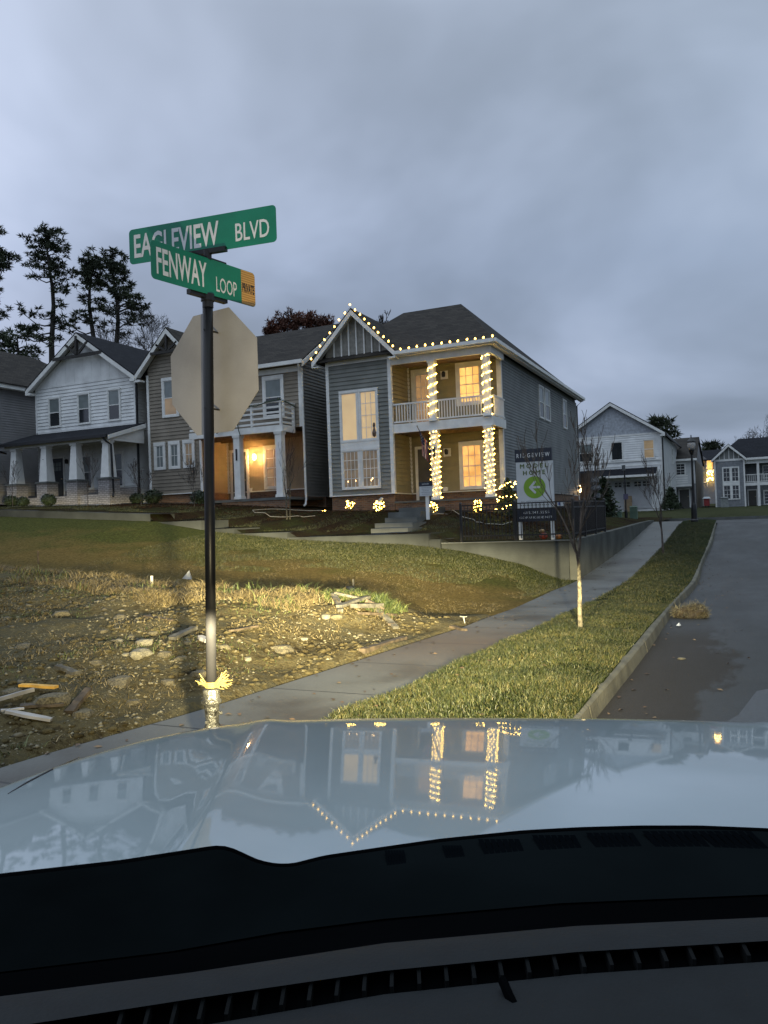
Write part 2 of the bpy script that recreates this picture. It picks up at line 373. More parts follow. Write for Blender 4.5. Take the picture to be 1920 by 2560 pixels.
def walk_tex(t, tcn, out, b):
    s = N(t, 'ShaderNodeSeparateXYZ'); t.links.new(tcn.outputs['Object'], s.inputs[0])
    a = N(t, 'ShaderNodeTexNoise'); a.inputs['Scale'].default_value = .7; a.inputs['Detail'].default_value = 8; t.links.new(tcn.outputs['Object'], a.inputs['Vector'])
    c = N(t, 'ShaderNodeTexNoise'); c.inputs['Scale'].default_value = 45; t.links.new(tcn.outputs['Object'], c.inputs['Vector'])
    col = ramp(t, a.outputs[0], [(.35, (.062, .058, .050)), (.5, (.108, .110, .103)), (.7, (.132, .136, .132))])
    br = mth(t, 'MULTIPLY', mth(t, 'SUBTRACT', 1.0, mth(t, 'MULTIPLY', mth(t, 'ABSOLUTE', mth(t, 'ADD', s.outputs[1], 19.2)), .4), clamp=True), mth(t, 'MULTIPLY', a.outputs[0], 1.3), clamp=True)
    col = mixc(t, br, col, (.10, .068, .046))
    fr = mth(t, 'FRACT', mth(t, 'DIVIDE', mth(t, 'ADD', s.outputs[1], 60.35), 1.52))
    j = mth(t, 'LESS_THAN', fr, .017)
    t.links.new(mth(t, 'MULTIPLY_ADD', a.outputs[0], .7, .22), b.inputs['Roughness'])
    bp = N(t, 'ShaderNodeBump'); bp.inputs['Strength'].default_value = .12; bp.inputs['Distance'].default_value = .02
    t.links.new(c.outputs[0], bp.inputs['Height']); t.links.new(bp.outputs[0], b.inputs['Normal'])
    return mixc(t, j, mixc(t, 1.0, col, mixc(t, c.outputs[0], (.85, .85, .85), (1.1, 1.1, 1.1)), 'MULTIPLY'), (.04, .04, .038))
walk_m = M('sidewalk_concrete', (.2, .2, .2), .6, spec=.22, tex=walk_tex)
kerb_m = M('kerb_concrete', (.10, .096, .070), .8, .2, 2.2, bump=.4, bscale=22)

ar = np.arange
def edge_sheet(name, ss, tt, vmap, fn, mat):
    # rows follow the sidewalk edge: s is the distance left of it
    nu, nv = len(ss), len(tt); V = []
    for t in tt:
        for s_ in ss:
            v = vmap(t, s_); u = u_sl(v)-s_; V.append((u, v, fn(u, v)))
    F = [(j*nu+i, j*nu+i+1, (j+1)*nu+i+1, (j+1)*nu+i) for j in range(nv-1) for i in range(nu-1)]
    o = fast_tris(name, V, [f[::-1] for f in F], mat); o.data.polygons.foreach_set('use_smooth', [True]*len(F)); o['kind'] = 'structure'; return o
def split_v(s_): return crest_v(11.9-s_)+1.25
edge_sheet('dirt_lot', [-.03, 0, .03]+list(ar(.09, 9.6, .07))+list(ar(9.8, 33, .3)), list(np.linspace(0, 1, 125)), lambda t, s_: -27.5+(split_v(s_)+27.5)*t, lambda u, v: front_z(u, v) if u < u_sl(v)+.01 else g(v)-.05, dirt_m)
edge_sheet('lawn', [-.03, 0, .05]+list(ar(.2, 36, .16)), list(np.linspace(0, 1, 60)), lambda t, s_: split_v(s_)+(-7.6-split_v(s_))*t, lambda u, v: (front_z(u, v, v < crest_v(u)+2.2)+.012*noise.noise(Vector((u*3, v*3, 1)))) if u < u_sl(v)+.01 else g(v)-.05, lawn_m)
sheet('planting_bed', list(ar(-24, 12.0, .3)), list(ar(-7.75, 22, .3)), lambda u, v: yard_z(u, v)+.03*noise.fractal(Vector((u, v, 2)), 1, 2, 3), mulch_m, lambda u, v: u < 11.6)
def strip_mesh(name, ul, ur, v0, v1, dv, dz, mat, nu=2):
    us = np.linspace(0, 1, nu); vv = list(ar(v0, v1, dv))
    V = [(ul(v)+(ur(v)-ul(v))*k, v, g(v)+dz(ul(v)+(ur(v)-ul(v))*k, v, k)) for v in vv for k in us]
    F = [(j*nu+i, j*nu+i+1, (j+1)*nu+i+1, (j+1)*nu+i) for j in range(len(vv)-1) for i in range(nu-1)]
    o = fast_tris(name, V, F, mat); o['kind'] = 'structure'; return o
strip_mesh('sidewalk', u_sl, u_sr, -34, 11.4, .4, lambda u, v, k: .012, walk_m)
strip_mesh('grass_verge', u_sr, lambda v: 14.56, -27, 11.3, .2, lambda u, v, k: .02+.05*math.sin(k*PI)+.01*noise.noise(Vector((u*4, v*4, 0))), strip_m, 9)
# kerb: the near stones, rounding away to the left at the far junction
def kerb_line(v):
    return 14.55 + (.03*math.sin(v*.6))
kb = MB()
pts = [(kerb_line(v), v) for v in ar(-27, 9.2, 1.2)] + [(14.45, 9.8), (14.15, 10.5), (13.6, 11.1), (12.6, 11.45), (9, 11.6)]
for i in range(len(pts)-1):
    (x0, y0), (x1, y1) = pts[i], pts[i+1]; d = Vector((x1-x0, y1-y0, 0)).normalized(); n = Vector((d.y, -d.x, 0))
    a, b = Vector((x0, y0, 0))+d*.002, Vector((x1, y1, 0))-d*.002
    j = random.uniform(-.003, .003)
    for (P, Q) in ((a, b),):
        za, zb = g(P.y), g(Q.y)
        prof = [(-.05, .018), (.040, .020), (.065, .004), (.09, -.13), (-.05, -.13)]
        A = [P+n*(o+j)+Vector((0, 0, za+h)) for o, h in prof]; B = [Q+n*(o+j)+Vector((0, 0, zb+h)) for o, h in prof]
        k = len(prof); kb.add(A+B, [tuple(range(k))[::-1], tuple(range(k, 2*k))]+[(q, (q+1) % k, k+(q+1) % k, k+q) for q in range(k)])
struct('kerb', kb, kerb_m)
# roads: the street going uphill, the junction across its top
sheet('road', list(ar(4, 34, .75)), list(ar(-48, -27.2, .6)), lambda u, v: g(v)-.13, road_m)
sheet('street', [14.6, 15.2, 16, 17.5, 19, 21, 22.6], list(ar(-27.3, 11.2, .4)), lambda u, v: g(v)-.13, road_m)
sheet('cross_street', [6, 9, 12, 14.6, 17, 20, 24, 30, 50], list(ar(11.1, 20.3, .5)), lambda u, v: g(v)-.13, road_m)
pb = MB()
q = [(15.62, -26.5), (15.3, -23.0), (15.75, -21.6), (15.9, -20.6), (16.3, -20.1), (16.2, -19.4), (16.6, -18.9), (16.9, -18.6), (22, -18.3), (22, -26.5)]
pb.poly(*[(a, b, g(b)-.126) for a, b in q])
struct('asphalt_patch', pb, road2_m)
k2 = MB()
for a in ar(10.5, 30, 3.0): k2.box(a, a+2.98, 20.25, 20.4, 1.0, 1.2)
struct('far_kerb', k2, conc)
sheet('far_verge', list(ar(-30, 60, 2.5)), list(ar(20.4, 120, 2.5)), lambda u, v: g(v)-.02+.05*noise.noise(Vector((u*.3, v*.3, 0))), far_m)
sheet('side_verge', [6, 8, 10, 11.7, 13.2, 13.6], [10.9, 11.2, 11.5], lambda u, v: g(v)-.02, strip_m)
sheet('right_verge', [22.6, 30, 60], list(ar(-48, 11.2, 3)), lambda u, v: g(v)-.02, far_m)
gb = MB(); gb.poly((-700, -700, -.6), (700, -700, -.6), (700, 700, -.6), (-700, 700, -.6)); struct('ground', gb, far_m)
sheet('hill', list(ar(-220, -23.5, 12))+[-23.6], list(ar(-20, 200, 10)), lambda u, v: 1.6+min(9, max(0, (-u-24)*.05+max(0, v-10)*.06)), far_m)

# retaining wall along the sidewalk with its return across the front yard
rw = MB()
vs_ = list(ar(-7.8, 11.3, 1.2))+[11.3]
top = lambda v: float(np.interp(v, [-7.8, 0, 7, 11.3],[.98, 1.08, 1.2, 1.24]))
for a, b in zip(vs_[:-1], vs_[1:]):
    rw.prism([(11.73, a, -.5), (11.73, a, top(a)), (11.5, a, top(a)), (11.5, a, -.5)], (0, b-a, 0)) if False else rw.add(
        [(11.73,a,-.6),(11.73,b,-.6),(11.73,b,top(b)),(11.73,a,top(a)),(11.5,a,-.6),(11.5,b,-.6),(11.5,b,top(b)),(11.5,a,top(a))],
        [(0,1,2,3),(7,6,5,4),(3,2,6,7),(0,3,7,4),(1,5,6,2)])
rwt = thing('retaining_wall', 'long grey concrete retaining wall rising beside the sidewalk below the black fence', 'wall', (11.6, -7.8, 0))
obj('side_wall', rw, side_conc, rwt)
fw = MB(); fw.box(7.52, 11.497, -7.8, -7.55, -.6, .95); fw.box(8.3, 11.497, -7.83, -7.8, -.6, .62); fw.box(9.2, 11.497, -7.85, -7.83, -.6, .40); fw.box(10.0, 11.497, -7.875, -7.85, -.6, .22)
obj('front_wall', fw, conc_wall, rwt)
cp = MB(); cp.box(7.8, 11.75, -7.84, -7.5, .952, .975)
obj('coping', cp, conc, rwt)
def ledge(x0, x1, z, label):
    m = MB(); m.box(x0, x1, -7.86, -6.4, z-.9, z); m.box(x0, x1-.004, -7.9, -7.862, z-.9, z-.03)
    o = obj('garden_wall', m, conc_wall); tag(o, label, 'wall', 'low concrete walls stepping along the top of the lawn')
ledge(7.5, 7.85, 1.08, 'short low concrete step of garden wall beside the black fence corner')
ledge(2.72, 7.495, 1.25, 'long low concrete garden wall below the front steps of the lit house')
ledge(.7, 2.715, 1.42, 'low concrete garden wall section left of the front steps')
ledge(-.6, .695, 1.6, 'low concrete wall section below the young twin-stemmed tree')
ledge(-2.8, -.605, 1.9, 'low concrete wall section below the taupe house porch')
lw = MB()
for a in ar(-24, -2.9, 1.5):
    b = min(a+1.5, -2.81); za, zb = ledge_top(a), ledge_top(b)
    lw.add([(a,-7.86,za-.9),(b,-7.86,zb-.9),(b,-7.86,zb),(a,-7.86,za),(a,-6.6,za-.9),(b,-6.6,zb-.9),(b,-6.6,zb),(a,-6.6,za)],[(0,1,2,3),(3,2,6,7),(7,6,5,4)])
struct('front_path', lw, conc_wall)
# ------------------------------------------------------------------ house helpers
FR = lambda c: (lambda a, n, z: (a, c-n, z))            # wall facing the front (towards -y)
RT = lambda c: (lambda a, n, z: (c+n, a, z))            # wall facing right (towards +x)
def pbox(mb, P, a0, a1, n0, n1, z0, z1):
    p, q = P(a0, n0, z0), P(a1, n1, z1); mb.box(p[0], q[0], p[1], q[1], z0, z1)
def siding(mb, P, lf, rf, z0, z1, e=.17, t=.034):
    if not callable(lf): l_ = lf; lf = lambda z: l_
    if not callable(rf): r_ = rf; rf = lambda z: r_
    z = z0
    while z < z1-1e-4:
        y = min(z+e, z1)
        mb.poly(P(lf(z), t, z), P(rf(z), t, z), P(rf(y), .003, y), P(lf(y), .003, y))
        mb.poly(P(lf(z), 0, z), P(rf(z), 0, z), P(rf(z), t, z), P(lf(z), t, z)); z = y
def window(par, P, a0, a1, z0, z1, style='blind', tr=.11, cols=0, rows=0, sill=True, mull=False, name='window'):
    m = MB(); T = .072
    pbox(m, P, a0, a1, 0, T+.006, z1-tr*1.25, z1); pbox(m, P, a0, a1, 0, T, z0, z0+tr*.8)
    pbox(m, P, a0, a0+tr, 0, T, z0+tr*.8, z1-tr*1.25); pbox(m, P, a1-tr, a1, 0, T, z0+tr*.8, z1-tr*1.25)
    f = obj(name, m, white_trim, par)
    s = .035; b0, b1, y0, y1 = a0+tr, a1-tr, z0+tr*.8, z1-tr*1.25; mid = (y0+y1)/2
    fm = MB(); pbox(fm, P, b0, b0+s, .0, .055, y0, y1); pbox(fm, P, b1-s, b1, .0, .055, y0, y1)
    pbox(fm, P, b0+s, b1-s, .0, .055, y0, y0+s); pbox(fm, P, b0+s, b1-s, .0, .055, y1-s, y1)
    if not mull: pbox(fm, P, b0+s, b1-s, .0, .060, mid-s*.6, mid+s*.6)
    obj('sash', fm, white_trim, f)
    if cols:
        g_ = MB()
        for i in range(1, cols): x = b0+(b1-b0)*i/cols; pbox(g_, P, x-.012, x+.012, .04, .050, y0+s, y1-s)
        for i in range(1, rows):
            if not mull and abs(i/rows-.5) < .01: continue
            z = y0+(y1-y0)*i/rows; pbox(g_, P, b0+s, b1-s, .0401, .0495, z-.012, z+.012)
        obj('muntin', g_, white_trim, f)
    pm = MB(); pn = MB()
    pbox(pm, P, b0+s, b1-s, .002, .0375, y0+s, mid); pbox(pn, P, b0+s, b1-s, .002, .038, mid, y1-s)
    lo, hi = {'blind': (glass, blind_m), 'dark': (glass, glass), 'both': (blind_m, blind_m)}.get(style, style if isinstance(style, tuple) else (style, style))
    obj('pane', pm, lo, f); obj('pane' if hi is lo or hi is glass else 'blind', pn, hi, f)
    return f
def door(par, P, a0, a1, z0, z1, mat, tr=.12, lites=False, handle_right=True, pane_mat=None):
    m = MB(); pbox(m, P, a0, a1, 0, .072, z1-tr, z1); pbox(m, P, a0, a0+tr, 0, .07, z0, z1-tr); pbox(m, P, a1-tr, a1, 0, .07, z0, z1-tr)
    fr = obj('door_frame', m, white_trim, par)
    b0, b1, y1 = a0+tr, a1-tr, z1-tr; d = MB(); pbox(d, P, b0, b1, 0, .04, z0, y1)
    pw = (b1-b0)
    for i in range(2): pbox(d, P, b0+pw*(.14+.4*i), b0+pw*(.46+.4*i), .04, .048, z0+.2, z0+1.0)
    dd = obj('door', d, mat, par)
    if lites:
        l = MB(); pbox(l, P, b0+pw*.18, b1-pw*.18, .04, .046, y1-.62, y1-.2); obj('pane', l, pane_mat or blind_m, dd)
        q = MB()
        for i in (1, 2): x = b0+pw*(.18+.64*i/3); pbox(q, P, x-.012, x+.012, .046, .053, y1-.62, y1-.2)
        pbox(q, P, b0+pw*.18, b1-pw*.18, .046, .0525, y1-.42, y1-.395); obj('muntin', q, mat, dd)
    elif pane_mat:
        l = MB(); pbox(l, P, b0+pw*.12, b1-pw*.12, .041, .055, z0+.22, y1-.14); obj('pane', l, pane_mat, dd)
        q = MB()
        for i in (1, 2): x = b0+pw*(.12+.76*i/3); pbox(q, P, x-.01, x+.01, .055, .062, z0+.22, y1-.14)
        for i in (1, 2, 3): z = z0+.22+(y1-.36-z0)*i/4; pbox(q, P, b0+pw*.12, b1-pw*.12, .055, .061, z-.01, z+.01)
        obj('muntin', q, white_trim, dd)
    x = b1-.09 if handle_right else b0+.09
    h = MB(); p = P(x, .03, z0+1.0); p2 = P(x, .085, z0+1.0); h.tube([p, p2], .02, 8); p3 = P(x, .1, z0+1.0); h.lathe(p3[0], p3[1], [(.0, z0+.965), (.03, z0+.98), (.033, z0+1.), (.03, z0+1.02), (0, z0+1.035)], 10)
    obj('handle', h, brass, dd)
brass = M('brass', (.6, .5, .3), .3, .1, 5, metal=1.)
def slab(mb, pts, t): mb.prism(pts, (0, 0, -t))
def wall_light(par, P, a, z, mat=None, lampm=None):
    m = MB(); pbox(m, P, a-.16, a+.16, 0, .045, z-.17, z+.17)
    o = obj('light_mount', m, white_trim, par)
    q = MB(); x = P(a, .14, z); q.lathe(x[0], x[1], [(.03, z-.1), (.07, z-.09), (.085, z+.07), (.05, z+.13), (.0, z+.14)], 10); pbox(q, P, a-.02, a+.02, .0, .14, z+.06, z+.1)
    obj('lantern', q, lampm or black_metal, o)
    return o

# ------------------------------------------------------------------ emitters
em_low = emit('lit_blind_low', (1, .55, .2), 1, lit_blind((1.0, .50, .155), (.50, .21, .05), .95, 110.))
em_up = emit('lit_blind_up', (1, .6, .22), 1, lit_blind((1.25, .66, .19), (.72, .33, .075), 1.0, 90.))
em_bay = emit('lit_bay_curtain', (.9, .6, .3), 1, lit_blind((.38, .25, .135), (.28, .185, .10), 1.0, 55., 0))
em_bayd = emit('dim_room', (.2, .15, .1), 1, lit_blind((.115, .085, .055), (.022, .018, .014), 1.0, 40., .02))
em_dim = emit('dim_blind', (.2, .15, .1), 1, lit_blind((.36, .20, .08), (.20, .11, .05), 1.0, 100.))
em_tan = emit('dim_blind_behind_screen', (.2, .15, .1), 1, lit_blind((.17, .12, .075), (.09, .065, .045), 1.0, 110.))
em_gar = emit('lit_sash', (.3, .2, .1), 1, lit_blind((.18, .135, .085), (.10, .075, .048), 1.0, 30.))
em_bulb = emit('warm_bulb', (1, .62, .12), 26.)
em_c9 = emit('roof_bulb', (1, .60, .12), 9.)
em_flame = emit('lantern_flame', (1, .62, .25), 14.)

gz, gx = 10.46, 1.43
# ================================================================== MAIN HOUSE (strings of lights)
hs = thing('lit_house', 'slate grey two storey house hung with warm string lights, on the corner', 'house', (0, 0, 2.0))
F0, FB, RS = FR(0), FR(1.75), RT(7.03)
EZ = 8.30
b = MB(); b.box(.02, 2.93, .02, 17.2, 2.765, 8.38); b.box(2.93, 7.01, 1.77, 17.2, 2.765, 8.30)
b.prism([(.02, .02, 8.38), (2.9, .02, 8.38), (2.9, .02, 8.7), (1.43, .02, 10.22), (.02, .02, 8.8)], (0, 3, 0)); obj('core_wall', b, bay_sid, hs)
m = MB(); siding(m, F0, .1, 2.85, 2.8, 8.28, .17); obj('bay_siding', m, bay_sid, hs)
m = MB(); siding(m, RT(2.95), .1, 1.75, 2.8, 5.22, .17); siding(m, RT(2.95), .1, 1.75, 5.5, 8.2, .17)
siding(m, FB, 3.0, 7.0, 2.8, 5.2, .17); siding(m, FB, 3.0, 7.0, 5.5, 8.2, .17); obj('porch_siding', m, porch_sid, hs)
m = MB(); siding(m, RS, 1.87, 17.15, 2.75, 8.15, .125, .03); obj('side_siding', m, vinyl_slate, hs)
m = MB(); siding(m, FR(.0), lambda z: gx-min(1.44, (10.27-z)/1.02), lambda z: gx+min(1.44, (10.27-z)/1.02), 8.5, 10.2, .2, .006); obj('gable_panel', m, M('gable_panel_paint', (.26, .25, .225), .6), hs)
t = MB()
pbox(t, F0, -.03, .11, 0, .035, 2.8, 8.4); pbox(t, F0, 2.83, 2.985, 0, .036, 2.8, 8.4); pbox(t, RT(2.95), -.034, .11, 0, .034, 2.8, 8.3)
pbox(t, F0, .11, 2.83, 0, .045, 8.24, 8.5); pbox(t, F0, -.03, 2.985, 0, .05, 2.76, 2.80)
pbox(t, FB, 3.0, 7.06, 0, .03, 2.76, 2.82); pbox(t, RT(2.95), .0, 1.75, 0, .03, 2.76, 2.80)
pbox(t, FB, 2.952, 3.05, 0, .03, 2.82, 5.2); pbox(t, FB, 2.952, 3.05, 0, .03, 5.5, 8.2)
pbox(t, RS, 1.70, 1.86, 0, .04, 2.72, 8.2); pbox(t, FB, 6.88, 7.066, 0, .042, 2.82, 8.2)
for x in (.42, .77, 1.12, 1.475, 1.83, 2.18, 2.53):
    zt = 10.26-abs(x-1.43)*1.03; pbox(t, F0, x-.028, x+.028, 0, .055, 8.5, zt)
pbox(t, RS, 17.06, 17.2, 0, .04, 2.72, 8.15)
obj('corner_trim', t, white_trim, hs)
# brick base
m = MB(); m.box(.03, 2.93, .05, .2, 1.5, 2.76); m.box(2.78, 2.93, .2, 1.8, 1.5, 2.76); m.box(2.93, 7.03, 1.8, 1.95, 1.5, 2.76); m.box(6.9, 7.02, 1.95, 17.15, 1.3, 2.72)
m.box(2.96, 7.2, .02, .14, 1.4, 2.36); m.box(7.08, 7.2, .14, 1.8, 1.4, 2.36)
obj('brick_base', m, brick, hs)
m = MB(); m.box(2.94, 7.24, -.03, 1.79, 2.362, 2.44); obj('porch_floor', m, conc, hs)
# balcony
m = MB(); m.box(2.99, 7.2, .0, .06, 5.2, 5.56); m.box(7.14, 7.2, .06, 1.74, 5.2, 5.56); m.box(3.0, 7.13, .062, 1.73, 5.46, 5.5); obj('balcony_beam', m, white_trim, hs)
m = MB(); m.box(3.0, 7.13, .07, 1.72, 5.30, 5.34); 
for y in (.4, .8, 1.2, 1.6): m.box(3.0, 7.13, y, y+.05, 5.2, 5.3)
obj('balcony_soffit', m, ceil_wood, hs)
def railing(par, pts, z0, z1, mat=white_trim, sp=.115, n='railing'):
    r = MB()
    for (a, b_) in pts:
        a, b_ = Vector((*a, 0)), Vector((*b_, 0))
        r.bar(a+Vector((0, 0, z1)), b_+Vector((0, 0, z1)), .07, .06); r.bar(a+Vector((0, 0, z0+.08)), b_+Vector((0, 0, z0+.08)), .05, .06)
    ro = obj(n, r, mat, par)
    k = 0; bal = MB()
    for (a, b_) in pts:
        a, b_ = Vector((*a, 0)), Vector((*b_, 0)); L = (b_-a).length; c = int(L/sp)
        for i in range(1, c):
            p = a+(b_-a)*i/c; bal.box(p.x-.019, p.x+.019, p.y-.019, p.y+.019, z0+.11, z1-.03)
    obj('balusters', bal, mat, ro); return ro
railing(hs, [((3.03, .03), (4.59, .03)), ((4.87, .03), (6.83, .03)), ((7.16, .2), (7.16, 1.7))], 5.56, 6.36)
m = MB(); m.box(2.99, 7.2, -.02, .1, 7.98, 8.26); m.box(7.08, 7.2, .1, 1.76, 7.98, 8.26); obj('porch_header', m, white_trim, hs)
m = MB(); m.box(2.96, 7.1, .1, 1.76, 8.14, 8.19); obj('porch_ceiling', m, ceil_wood, hs)
def column(par, x, y, z0, z1, w, mat=white_trim, basew=None):
    c = MB(); h = w/2; c.frust(x, y, z0+.12, z1-.12, h, h); c.frust(x, y, z0, z0+.12, h+.04, h+.03); c.frust(x, y, z1-.12, z1, h+.025, h+.04)
    return obj('column', c, mat, par)
COL = [(4.73, .12, 2.44, 5.2, .27), (6.95, .12, 2.44, 5.2, .27), (4.73, .06, 5.56, 7.98, .24), (6.97, .06, 5.56, 7.98, .24)]
for c in COL: column(hs, *c)
# roofs
def roof(par, planes, t, mat, name='roof'):
    m = MB()
    for p in planes: slab(m, p, t)
    return obj(name, m, mat, par)
E0, E1, EV0, EV1 = -.35, 7.42, -.3, 17.6; RZ, RV, RL, RR = 11.05, 3.6, 2.1, 4.85
ez = 8.42
roof(hs, [[(E0, EV0, ez), (E1, EV0, ez), (RR, RV, RZ), (RL, RV, RZ)], [(E1, EV0, ez), (E1, EV1, ez), (RR, RV, RZ)],
          [(E1, EV1, ez), (E0, EV1, ez), (RL, RV, RZ), (RR, RV, RZ)], [(E0, EV1, ez), (E0, EV0, ez), (RL, RV, RZ)]], .05, shingle)
gz, gx = 10.46, 1.43; sl_ = 1.02
roof(hs, [[(gx-1.93, -.38, gz-1.93*sl_), (gx, -.38, gz), (gx, 3.2, gz), (gx-1.93, 3.2, gz-1.93*sl_)],
          [(gx, -.38, gz), (gx+1.93, -.38, gz-1.93*sl_), (gx+1.93, 3.2, gz-1.93*sl_), (gx, 3.2, gz)]], .06, shingle, 'gable_roof')
m = MB()
for s in (-1, 1):
    p = [(gx, -.375, gz-.065), (gx+s*1.93, -.375, gz-.065-1.93*sl_), (gx+s*1.93, -.375, gz-.30-1.93*sl_), (gx, -.375, gz-.30)]
    m.prism(p, (0, .045, 0))
    q = [(gx, -.33, gz-.16), (gx+s*1.9, -.33, gz-.16-1.9*sl_), (gx+s*1.9, -.002, gz-.16-1.9*sl_), (gx, -.002, gz-.16)]
    m.prism(q, (0, 0, -.03))
    m.box(gx+s*1.93, gx+s*1.6, -.37, -.01, gz-.30-1.93*sl_, gz-.34-1.93*sl_+.08) if s < 0 else m.box(gx+s*1.93, gx+s*1.6, -.37, -.01, gz-.30-1.93*sl_, gz-.24-1.93*sl_)
obj('rake_board', m, white_trim, hs)
m = MB(); m.box(3.3, E1+.02, EV0-.1, EV0, 8.30, 8.44); m.box(E1, E1+.11, EV0-.1, EV1, 8.30, 8.44); m.box(3.3, E1, EV0+.002, -.022, 8.26, 8.30); m.box(7.21, E1, -.02, EV1-.02, 8.24, 8.30)
obj('gutter', m, white_trim, hs)
m = MB(); m.tube([(E1, EV1-.2, 8.3), (7.12, 17.1, 7.95), (7.12, 17.1, 2.4)], .04, 6); obj('downspout', m, M('grey_downspout', (.1, .1, .105), .5), hs)
# bay window: two stacked pairs
wm = MB(); pbox(wm, F0, .58, 2.37, .0, .06, 4.72, 4.98); obj('window_panel', wm, white_trim, hs)
window(hs, F0, .58, 1.48, 4.98, 7.14, em_bay, .09, 0, 0, mull=True)
window(hs, F0, 1.47, 2.37, 4.981, 7.141, em_bay, .09, 3, 4, mull=True)
window(hs, F0, .581, 1.48, 3.02, 4.719, em_bayd, .09, 4, 4, mull=True)
window(hs, F0, 1.47, 2.371, 3.021, 4.718, em_bayd, .09, 4, 4, mull=True)
for a, z in ((.86, 3.33), (1.22, 3.35), (1.93, 3.33), (2.0, 3.4)):
    cm = MB(); pbox(cm, F0, a-.012, a+.012, .039, .046, z, z+.06); obj('candle', cm, em_flame, hs)
vm = MB(); x = 2.15
vm.lathe(x, -.036, [(.02, 5.12), (.07, 5.16), (.09, 5.3), (.05, 5.44), (.03, 5.52), (.06, 5.6), (.04, 5.7), (0, 5.72)], 10)
vo = obj('vase', vm, M('dark_pottery', (.12, .08, .06), .4), hs)
window(hs, FB, 5.16, 6.24, 2.84, 4.82, em_low, .13, 3, 4)
window(hs, FB, 5.14, 6.32, 6.30, 8.08, (em_up, em_up), .15, 3, 4)
door(hs, FB, 3.2, 4.30, 2.45, 4.76, door_br, .12)
door(hs, FB, 3.14, 4.25, 5.57, 8.02, white_trim, .12, pane_mat=em_dim)
for (z,) in ((7.66,), (4.43,)): wall_light(hs, FB, 4.64, z)
ob = MB(); pbox(ob, FB, 4.42, 4.62, .0, .09, 2.82, 2.98); obj('outlet_box', ob, white_trim, hs)
nb = MB(); nb.box(4.69, 4.77, -.045, -.02, 4.05, 4.55); obj('number_plaque', nb, black_metal, hs)
for (a0, a1, z0, z1) in ((8.05, 9.05, 6.33, 7.93), (9.25, 10.3, 6.33, 7.93), (13.4, 14.35, 6.33, 7.93)): window(hs, RS, a0, a1, z0, z1, 'blind', .06)
rl = wall_light(hs, RS, 16.7, 3.15); fm = MB(); fm.lathe(7.2, 16.7, [(.0, 2.9), (.05, 2.95), (.06, 3.1), (.04, 3.25), (0, 3.34)], 8); obj('flame', fm, em_flame, rl)
# rear corner enclosure
m = MB(); m.box(7.06, 7.7, 17.25, 18.6, 1.2, 4.05); 
tag(obj('shed', m, M('dark_brown_boards', (.055, .045, .04), .8, .15, 3), None), 'dark brown boarded shed at the back corner of the lit house', 'shed')
m = MB(); m.box(7.25, 7.62, 18.75, 20.4, 1.2, 3.95); 
tag(obj('fence_panel', m, M('grey_panel_board', (.12, .145, .17), .7, .1, 3), None), 'tall blue grey board panel beside the small evergreen', 'panel')
# front steps
st = thing('front_steps', 'flight of grey concrete steps climbing to the lit house porch', 'steps', (4.8, -5.8, 1.2))
for (v, x0, x1, z) in [(-5.8, 4.63, 5.95, 1.42), (-4.8, 4.30, 5.7, 1.59), (-3.8, 4.23, 5.45, 1.77), (-2.8, 3.9, 5.2, 1.97), (-1.8, 3.9, 5.1, 2.14)]:
    s = MB(); s.box(x0, x1, v, v+1.25 if v < -2 else -.04, z-.7, z); obj('step', s, conc, st)

# ================================================================== TAUPE HOUSE
tn = thing('taupe_house', 'taupe two storey house with a small white balcony, left of the lit house', 'house', (-5.5, 0, 2.8))
L0, L1, R1 = -9.67, -6.62, -1.3
b = MB(); b.box(L0+.02, L1-.02, .02, 15, 3.27, 8.9); b.box(L1-.02, R1-.02, 1.92, 15, 3.26, 5.8); b.box(L1-.02, R1-.02, .12, 15, 5.86, 8.6)
b.prism([(L0+.02, .02, 8.9), (L1-.02, .02, 8.9), (L1-.02, .02, 9.2), ((L0+L1)/2, .02, 10.75), (L0+.02, .02, 9.2)], (0, 3, 0))
b.prism([(R1-.021, .12, 8.6), (R1-.021, 7.2, 8.6), (R1-.021, 3.4, 10.75)], (-.1, 0, 0)); obj('core_wall', b, tan_sid, tn)
TF, TB = FR(0), FR(1.9)
m = MB(); gc_ = (L0+L1)/2; gl = lambda z: gc_-min(1.44, max(0.02, (10.78-z)/1.02)); gr = lambda z: gc_+min(1.44, max(0.02, (10.78-z)/1.02))
siding(m, TF, gl, gr, 3.3, 10.7, .17)
siding(m, FR(.1), L1, R1-.1, 5.86, 8.3, .17); obj('front_siding', m, tan_sid, tn)
m = MB(); siding(m, TB, L1, R1-.1, 3.3, 5.8, .17); siding(m, RT(L1), .08, 1.9, 3.3, 5.8, .17); obj('porch_siding', m, M('porch_taupe_siding', (.33, .28, .19), .6, .06, 2), tn)
m = MB(); siding(m, RT(R1), .2, 15, 2.85, 8.5, .14, .032); siding(m, RT(R1), lambda z: .2+(z-8.5)*1.4, lambda z: 7.0-(z-8.5)*1.6, 8.5, 10.6, .14, .032); obj('side_siding', m, tan_vinyl, tn)
t = MB(); pbox(t, TF, L0-.03, L0+.1, 0, .04, 3.3, 8.95); pbox(t, TF, L1-.1, L1+.04, 0, .041, 3.3, 5.86); pbox(t, TF, L0-.03, L1+.04, 0, .05, 3.26, 3.3)
pbox(t, TB, L1, R1, 0, .04, 3.25, 3.3); pbox(t, TB, L1+.01, L1+.12, 0, .035, 3.3, 5.8); pbox(t, TB, R1-.2, R1-.0, 0, .05, 3.3, 5.8)
